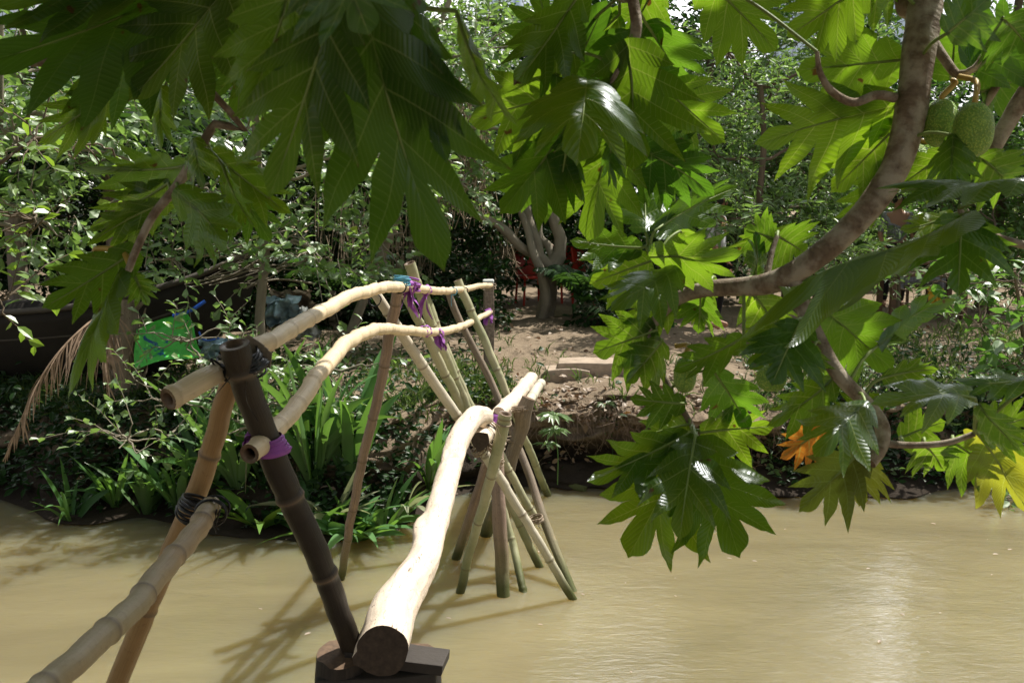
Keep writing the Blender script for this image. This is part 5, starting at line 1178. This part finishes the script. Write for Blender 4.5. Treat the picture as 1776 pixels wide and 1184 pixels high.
# ------------------------------------------------------------------ boat lying on the left bank
boat = empty('wooden_boat', P(250, 620, 9.9), 'old dark wooden boat lying on the left bank with its prow raised to the right', 'boat')
def boat_hull():
    # stations from stern (far left, out of frame) to prow; each: px, sheer y, keel y, half beam
    st = [(-900, 560, 665, .50), (-600, 556, 668, .58), (-300, 548, 668, .62), (0, 535, 664, .62), (120, 528, 660, .60), (200, 519, 655, .55), (280, 500, 640, .46), (340, 482, 612, .34), (390, 462, 572, .22), (425, 444, 525, .11), (448, 428, 470, .03)]
    mb = MB(); n = 12; V = []; d0 = 9.9
    C = catmull([(a, b, c, d) for a, b, c, d in st], 40)
    for (px, ys, yk, hb) in C:
        sh = P(px, ys, d0); ke = P(px, yk, d0)
        for j in range(2 * n + 1):
            t = (j - n) / n; a = abs(t); y = d0 + np.sign(t) * hb * (a ** .62); z = ke.z + (sh.z - ke.z) * (a ** 2.0)
            V.append((sh.x, y, z))
        for j in range(2 * n, -1, -1):   # inner shell
            t = (j - n) / n; a = abs(t); y = d0 + np.sign(t) * max(0, hb - .035) * (a ** .62); z = ke.z + .04 + (sh.z - ke.z - .04) * (a ** 2.0)
            V.append((sh.x, y, z))
    k = 4 * n + 2; Fc = []
    for i in range(len(C) - 1):
        for j in range(k): a = i * k + j; b = i * k + (j + 1) % k; Fc.append([a, b, b + k, a + k])
    UV = [(v[1] * 1.2 + v[2] * 1.2, v[0]) for v in V]
    mb.add(V, Fc, UV); mb.build('hull', M['boat'], boat)
    for sgn, nm in ((-1, 'gunwale'), (1, 'gunwale')):
        m2 = MB(); pth = np.array([(P(a, b, d0).x, d0 + sgn * c_, P(a, b, d0).z + .01) for a, b, _, c_ in C]); tube(m2, pth, np.linspace(.035, .028, len(pth)), 8, kind='plain'); m2.build(nm, M['boat_edge'], boat)
    m3 = MB(); pth = np.array([(P(a, (b * .66 + kk * .34), d0).x, d0 - c_ * .84 - .01, P(a, b * .66 + kk * .34, d0).z) for a, b, kk, c_ in C[:-6]]); tube(m3, pth, .018, 6); m3.build('rubbing_strake', M['boat_edge'], boat)
    # foredeck plate near the prow
    m4 = MB(); V = []
    q = [s_ for s_ in C if s_[0] > 255]
    for (px, ys, yk, hb) in q:
        sh = P(px, ys, d0); V += [(sh.x, d0 - hb, sh.z + .014), (sh.x, d0, sh.z + .04), (sh.x, d0 + hb, sh.z + .014)]
    m4.add(V, [[3 * i + j, 3 * i + j + 1, 3 * i + j + 4, 3 * i + j + 3] for i in range(len(q) - 1) for j in (0, 1)], [(v[1] * 2, v[0]) for v in V]); m4.build('foredeck', M['boat_edge'], boat)
    for a in (-500, -150, 150):
        m5 = MB(); c = P(a, 556, d0); box(m5, (c.x, d0, c.z), .22, 1.0, .035, None, .005); m5.build('thwart', M['boat_edge'], boat, smooth=False)
boat_hull()
# ------------------------------------------------------------------ green plastic sheet leaning before the boat
mb = MB(); n = 22; V = []
cor = [P(236, 562, 8.9), P(322, 536, 9.25), P(356, 612, 8.9), P(236, 632, 8.65)]
for i in range(n + 1):
    for j in range(n + 1):
        u, v = i / n, j / n; p = cor[0] * (1 - u) * (1 - v) + cor[1] * u * (1 - v) + cor[2] * u * v + cor[3] * (1 - u) * v
        e = min(u, 1 - u, v, 1 - v); q = p + Vector((0, .16 * min(1, e * 5) , -.02)) + Vector(noise.noise_vector(p * 3)) * .05; V.append(tuple(q))
back = [(a, b + .012, c) for a, b, c in V]; m = len(V); Fc = []
for i in range(n):
    for j in range(n): a = i * (n + 1) + j; Fc += [[a, a + 1, a + n + 2, a + n + 1], [m + a, m + a + n + 1, m + a + n + 2, m + a + 1]]
edge = [i for i in range(n + 1)] + [i * (n + 1) + n for i in range(1, n + 1)] + [n * (n + 1) + j for j in range(n - 1, -1, -1)] + [i * (n + 1) for i in range(n - 1, 0, -1)]
for a, b in zip(edge, edge[1:] + edge[:1]): Fc.append([a, b, b + m, a + m])
mb.add(V + back, Fc); tag(mb.build('plastic_tray', M['green_plastic'], None, origin=tuple(cor[3])), 'bright green plastic tray with dark blue smears leaning before the boat', 'plastic tray')
mb = MB(); C = catmull([P(300, 548, 8.8), P(328, 540, 8.8), P(356, 522, 8.85)], .03); tube(mb, C, .016, 8)
tag(mb.build('blue_pipe', M['blue_plastic'], None, origin=tuple(C[0])), 'short bright blue pipe above the green tray', 'pipe')
mb = MB(); C = catmull([P(345, 575, 8.6), P(352, 588, 8.6), P(364, 590, 8.6), P(380, 586, 8.6)], .02); tube(mb, C, .009, 6)
tag(mb.build('loose_rope', M['blue_plastic'], None, origin=tuple(C[0])), 'loose loop of blue cord right of the green tray', 'rope')
def crumple(name, c, w, h, dp, mat, label, cat, seed, solid=.012):
    mb = MB(); n = 20; V = []
    for i in range(n + 1):
        for j in range(n + 1):
            u, v = i / n - .5, j / n - .5; q = Vector((u * 4 + seed, v * 4, 0)); nz = noise.noise_vector(q) * .5 + noise.noise_vector(q * 2.4) * .3
            V.append((c[0] + u * w + nz.x * w * .25, c[1] + nz.y * dp - v * dp * .4, c[2] + v * h + nz.z * h * .35))
    m = len(V); B_ = [(a, b + solid, z) for a, b, z in V]; Fc = []
    for i in range(n):
        for j in range(n): a = i * (n + 1) + j; Fc += [[a, a + n + 1, a + n + 2, a + 1], [m + a, m + a + 1, m + a + n + 2, m + a + n + 1]]
    mb.add(V + B_, Fc); return tag(mb.build(name, M[mat], None, origin=tuple(c)), label, cat)
crumple('plastic_sack', P(385, 607, 8.7), .36, .22, .25, 'paleblue', 'crumpled pale blue plastic sack behind the near post top', 'plastic sack', 1)
crumple('plastic_sack', P(488, 540, 10.4), .36, .32, .3, 'paleblue', 'crumpled pale blue plastic sack on the rubbish pile by the slender tree', 'plastic sack', 5)
crumple('plastic_sheet', P(528, 560, 10.6), .28, .34, .3, 'white_plastic', 'torn greyish white plastic sheet on the rubbish pile', 'plastic sheet', 9)
crumple('cardboard_scrap', P(505, 520, 10.7), .45, .22, .3, 'vine_tie', 'crumpled brown cardboard on top of the rubbish pile', 'cardboard', 14)
crumple('plastic_sheet', P(1505, 822, 9.0), .42, .10, .15, 'white_plastic', 'dirty white plastic sheet at the water line under the right boughs', 'plastic sheet', 21)
# boards of the prow rubbish pile
mb = MB()
for i in range(26):
    a = P(330 + rng.uniform(-10, 120), 505 - rng.uniform(0, 60), 9.5 + rng.uniform(-.2, .2)); d = np.array([rng.uniform(.3, .8), rng.uniform(-.2, .2), rng.uniform(.0, .45)]); C = catmull([a, np.array(a) + d * .5 + rng.normal(size=3) * .04, np.array(a) + d], .08); tube(mb, C, rng.uniform(.004, .010), 4)
tag(mb.build('brushwood', M['bark_pale'], None), 'tangle of pale dry branches lying over the boat prow', 'brushwood')
# ------------------------------------------------------------------ concrete post, steps, slabs
cp = empty('concrete_post', P(848, 640, 10.0), 'rough concrete post holding the far ends of both handrails', 'post')
mb = MB(); t_ = P(847, 488, 9.85); b_ = P(848, 640, 10.0); hh = t_.z - b_.z + .25; box(mb, ((t_.x + b_.x) / 2, 9.92, b_.z - .25 + hh / 2), .098, .098, hh, Matrix.Rotation(R(10), 3, 'Z'), .012, .006); mb.build('shaft', M['concrete'], cp)
mb = MB(); box(mb, (t_.x, 9.9, t_.z - .01), .11, .11, .05, None, .015, .008); mb.build('cap', M['white_plastic'], cp)
def slab(name, c, sx, sy, sz, rz, label, mat='slab', cat='step', tilt=0):
    mb = MB(); box(mb, (c[0], c[1], c[2] - .035), sx, sy, sz, Matrix.Rotation(R(rz), 3, 'Z') @ Matrix.Rotation(R(tilt), 3, 'X'), .02, .03); o = mb.build(name, M[mat], None, origin=c); tag(o, label, cat, 'stone steps down the bank' if cat == 'step' else None)
gz = lambda px, py, z: tuple(G(px, py, z))
slab('stone_step', gz(1030, 630, .965), .72, .42, .14, -4, 'topmost stone step in the dirt path')
slab('stone_step', gz(985, 643, .90), .46, .34, .15, -3, 'middle stone step in the dirt bank')
slab('stone_step', gz(972, 666, .79), .62, .30, .10, 2, 'lowest flat stone step at the edge of the bluff', tilt=3)
slab('stone_step', gz(915, 625, .86), .28, .3, .14, 6, 'small broken step left of the middle stone step')
slab('stone_slab', gz(718, 632, .84), .55, .42, .10, 25, 'pale broken stone slab in the grass left of the concrete post', 'concrete', 'slab', 8)
mb = MB(); C = catmull([G(950, 833, .0), G(985, 843, .012), G(1016, 850, .005)], .02); tube(mb, C, np.linspace(.03, .035, len(C)), 14, kind='log', seed=44, jag=.02)
tag(mb.build('floating_log', M['stake_pink'], None, origin=tuple(C[0])), 'short reddish broken log floating beside the far bamboo leg', 'log')
# ------------------------------------------------------------------ people, table and chairs on the far side
def skin_obj(name, pts, edges, mat, parent, root=0, sub=1):
    me = bpy.data.meshes.new(name); loc = parent_world(parent)
    me.from_pydata([tuple(Vector(p[:3])) for p in pts], edges, []); o = bpy.data.objects.new(name, me); col.objects.link(o); o.parent = parent
    md = o.modifiers.new('skin', 'SKIN'); md.use_smooth_shade = True; sv = me.skin_vertices[0].data if me.skin_vertices else None
    if sv is None: return o
    for i, p in enumerate(pts): sv[i].radius = (p[3], p[4] if len(p) > 4 else p[3]); sv[i].use_root = (i == root)
    s = o.modifiers.new('sub', 'SUBSURF'); s.levels = sub; s.render_levels = sub + 1
    me.materials.append(M[mat]); return o
def person(loc, rz, pose, shirt, pants, label):
    r = empty('person', loc, label, 'person'); r.rotation_euler = (0, 0, rz)
    if pose == 'stand':
        J = dict(pel=(0, 0, .92), sp=(0, 0, 1.12), ch=(0, .01, 1.32), nk=(0, .01, 1.46), hd=(0, -.01, 1.58), cr=(0, 0, 1.68), hl=(.1, 0, .88), kl=(.11, -.02, .48), al=(.11, .03, .08), tl=(.12, -.13, .03), hr=(-.1, 0, .88), kr=(-.12, -.02, .48), ar=(-.13, .04, .08), tr=(-.15, -.12, .03), sl=(.18, .01, 1.38), el=(.23, .03, 1.1), wl=(.24, -.05, .86), hdl=(.24, -.09, .76), sr=(-.18, .01, 1.38), er=(-.24, .02, 1.1), wr=(-.2, -.12, .92), hdr=(-.17, -.19, .86))
    else:
        J = dict(pel=(0, .05, .48), sp=(0, .07, .68), ch=(0, .03, .9), nk=(0, -.0, 1.04), hd=(0, -.04, 1.16), cr=(0, -.03, 1.26), hl=(.1, .02, .47), kl=(.14, -.4, .48), al=(.13, -.38, .08), tl=(.14, -.54, .03), hr=(-.1, .02, .47), kr=(-.13, -.4, .48), ar=(-.12, -.34, .08), tr=(-.13, -.5, .03), sl=(.18, .03, .95), el=(.26, -.1, .72), wl=(.16, -.33, .74), hdl=(.12, -.41, .75), sr=(-.18, .03, .95), er=(-.26, -.1, .72), wr=(-.15, -.32, .74), hdr=(-.1, -.4, .75))
    rad = dict(pel=(.14, .10), sp=(.12, .09), ch=(.15, .10), nk=(.05, .05), hd=(.075, .09), cr=(.06, .075), hl=(.085,), kl=(.055,), al=(.038,), tl=(.035, .025), hr=(.085,), kr=(.055,), ar=(.038,), tr=(.035, .025), sl=(.055,), el=(.04,), wl=(.028,), hdl=(.03, .018), sr=(.055,), er=(.04,), wr=(.028,), hdr=(.03, .018))
    names = list(J); pts = []; 
    for n_ in names: q = rad[n_]; pts.append(J[n_] + (q[0], q[-1]))
    # five fingers on each hand
    ed = [(names.index(a), names.index(b)) for a, b in (('pel', 'sp'), ('sp', 'ch'), ('ch', 'nk'), ('nk', 'hd'), ('hd', 'cr'), ('pel', 'hl'), ('hl', 'kl'), ('kl', 'al'), ('al', 'tl'), ('pel', 'hr'), ('hr', 'kr'), ('kr', 'ar'), ('ar', 'tr'), ('ch', 'sl'), ('sl', 'el'), ('el', 'wl'), ('wl', 'hdl'), ('ch', 'sr'), ('sr', 'er'), ('er', 'wr'), ('wr', 'hdr'))]
    for hd_, wr_ in (('hdl', 'wl'), ('hdr', 'wr')):
        h = Vector(J[hd_]); d = (h - Vector(J[wr_])).normalized(); s = d.cross(Vector((0, 0, 1)) if abs(d.z) < .8 else Vector((0, 1, 0))).normalized()
        for k in range(5):
            o_ = (k - 2) * .014; ln = (.045, .07, .075, .068, .05)[k]; tp = h + s * (o_ * 1.5) + d * ln; pts.append(tuple(tp) + (.007, .007)); ed.append((names.index(hd_), len(pts) - 1))
    skin_obj('body', pts, ed, 'skin', r)
    def sub(nm, keys, links, mat, f):
        pp = [J[k] + (rad[k][0] * f, rad[k][-1] * f) for k in keys]; skin_obj(nm, pp, [(keys.index(a), keys.index(b)) for a, b in links], mat, r)
    sub('shirt', ['pel', 'sp', 'ch', 'sl', 'el', 'sr', 'er'], [('pel', 'sp'), ('sp', 'ch'), ('ch', 'sl'), ('sl', 'el'), ('ch', 'sr'), ('sr', 'er')], shirt, 1.18)
    sub('trousers', ['pel', 'hl', 'kl', 'al', 'hr', 'kr', 'ar'], [('pel', 'hl'), ('hl', 'kl'), ('kl', 'al'), ('pel', 'hr'), ('hr', 'kr'), ('kr', 'ar')], pants, 1.22)
    hx, hy, hz = J['hd']; mb = MB()
    clod(mb, (0, 0, 0), .098, 3, 1.05, 3); o = mb.build('hair', M['hair']); o.parent = r; o.location = (hx, hy + .028, hz + .045)
    mb = MB(); clod(mb, (0, 0, 0), .016, 2, 1.3, 1); o = mb.build('nose', M['skin']); o.parent = r; o.location = (hx, hy - .095, hz - .005)
    for sg in (-1, 1):
        mb = MB(); clod(mb, (0, 0, 0), .010, 2, .6, 1); o = mb.build('eye', M['hair']); o.parent = r; o.location = (hx + .032 * sg, hy - .082, hz + .02)
        mb = MB(); clod(mb, (0, 0, 0), .02, 2, 1.5, 1); o = mb.build('ear', M['skin']); o.parent = r; o.location = (hx + .083 * sg, hy, hz)
    mb = MB(); clod(mb, (0, 0, 0), .018, 2, .35, 1); o = mb.build('mouth', M['cloth_red']); o.parent = r; o.location = (hx, hy - .078, hz - .045)
    return r
person(tuple(gp(1243, 12.6)), R(60), 'stand', 'shirt_white', 'cloth_black', 'person in black trousers and a white top standing on the path behind the leaves')
person(tuple(gp(1552, 15.0)), R(-10), 'stand', 'shirt_grey', 'cloth_black', 'standing person in a speckled grey shirt behind the right limb')
person(tuple(gp(1588, 14.4)), R(50), 'sit', 'shirt_grey', 'shirt_grey', 'person in pale clothes sitting at the wooden table')
mb = None
tb = empty('wooden_table', gp(1600, 13.6), 'low brown wooden table in front of the seated person', 'table')
q = gp(1600, 13.6); mb = MB(); box(mb, (q[0], q[1], q[2] + .62), 1.1, .6, .05, None, .006); mb.build('tabletop', M['table_wood'], tb, smooth=False)
for sx in (-.48, .48):
    for sy in (-.24, .24): mb = MB(); box(mb, (q[0] + sx, q[1] + sy, q[2] + .296), .07, .07, .595, None, .004); mb.build('leg', M['table_wood'], tb, smooth=False)
st = empty('stool', gp(1588, 14.4), 'plain wooden stool under the seated person', 'stool'); q = gp(1588, 14.4)
mb = MB(); box(mb, (q[0], q[1] + .05, q[2] + .37), .36, .34, .04, None, .006); mb.build('seat', M['table_wood'], st, smooth=False)
for sx in (-.14, .14):
    for sy in (-.1, .18): mb = MB(); box(mb, (q[0] + sx, q[1] + sy, q[2] + .174), .035, .035, .345, None, .003); mb.build('leg', M['table_wood'], st, smooth=False)
crumple('yellow_cloth', P(1622, 515, 13.3), .18, .26, .12, 'yellow', 'bright yellow cloth hanging at the right of the wooden table', 'cloth', 31)
def red_chair(px, d, rz, label):
    q = gp(px, d); o = empty('plastic_chair', q, label, 'chair', 'red plastic chairs beyond the path'); o.rotation_euler = (0, 0, 0)
    rm = Matrix.Rotation(rz, 3, 'Z'); Q = Vector(q)
    mb = MB(); box(mb, Q + Vector((0, 0, .43)), .42, .40, .035, rm, .012); mb.build('seat', M['red_plastic'], o)
    mb = MB(); box(mb, Q + rm @ Vector((0, .19, .66)), .40, .03, .42, rm @ Matrix.Rotation(R(-8), 3, 'X'), .012); mb.build('backrest', M['red_plastic'], o)
    for sx in (-.17, .17):
        for sy in (-.16, .16): mb = MB(); A = Q + rm @ Vector((sx, sy, .41)); B_ = Q + rm @ Vector((sx * 1.15, sy * 1.15, 0)); tube(mb, np.array([A, (A + B_) / 2, B_]), .018, 8); mb.build('leg', M['red_plastic'], o)
red_chair(922, 15.2, R(20), 'red plastic chair seen left of the forked tree trunk')
red_chair(965, 15.6, R(-30), 'red plastic chair seen between the forked tree and the young palm')
red_chair(1022, 15.4, R(60), 'red plastic chair seen right of the young palm')
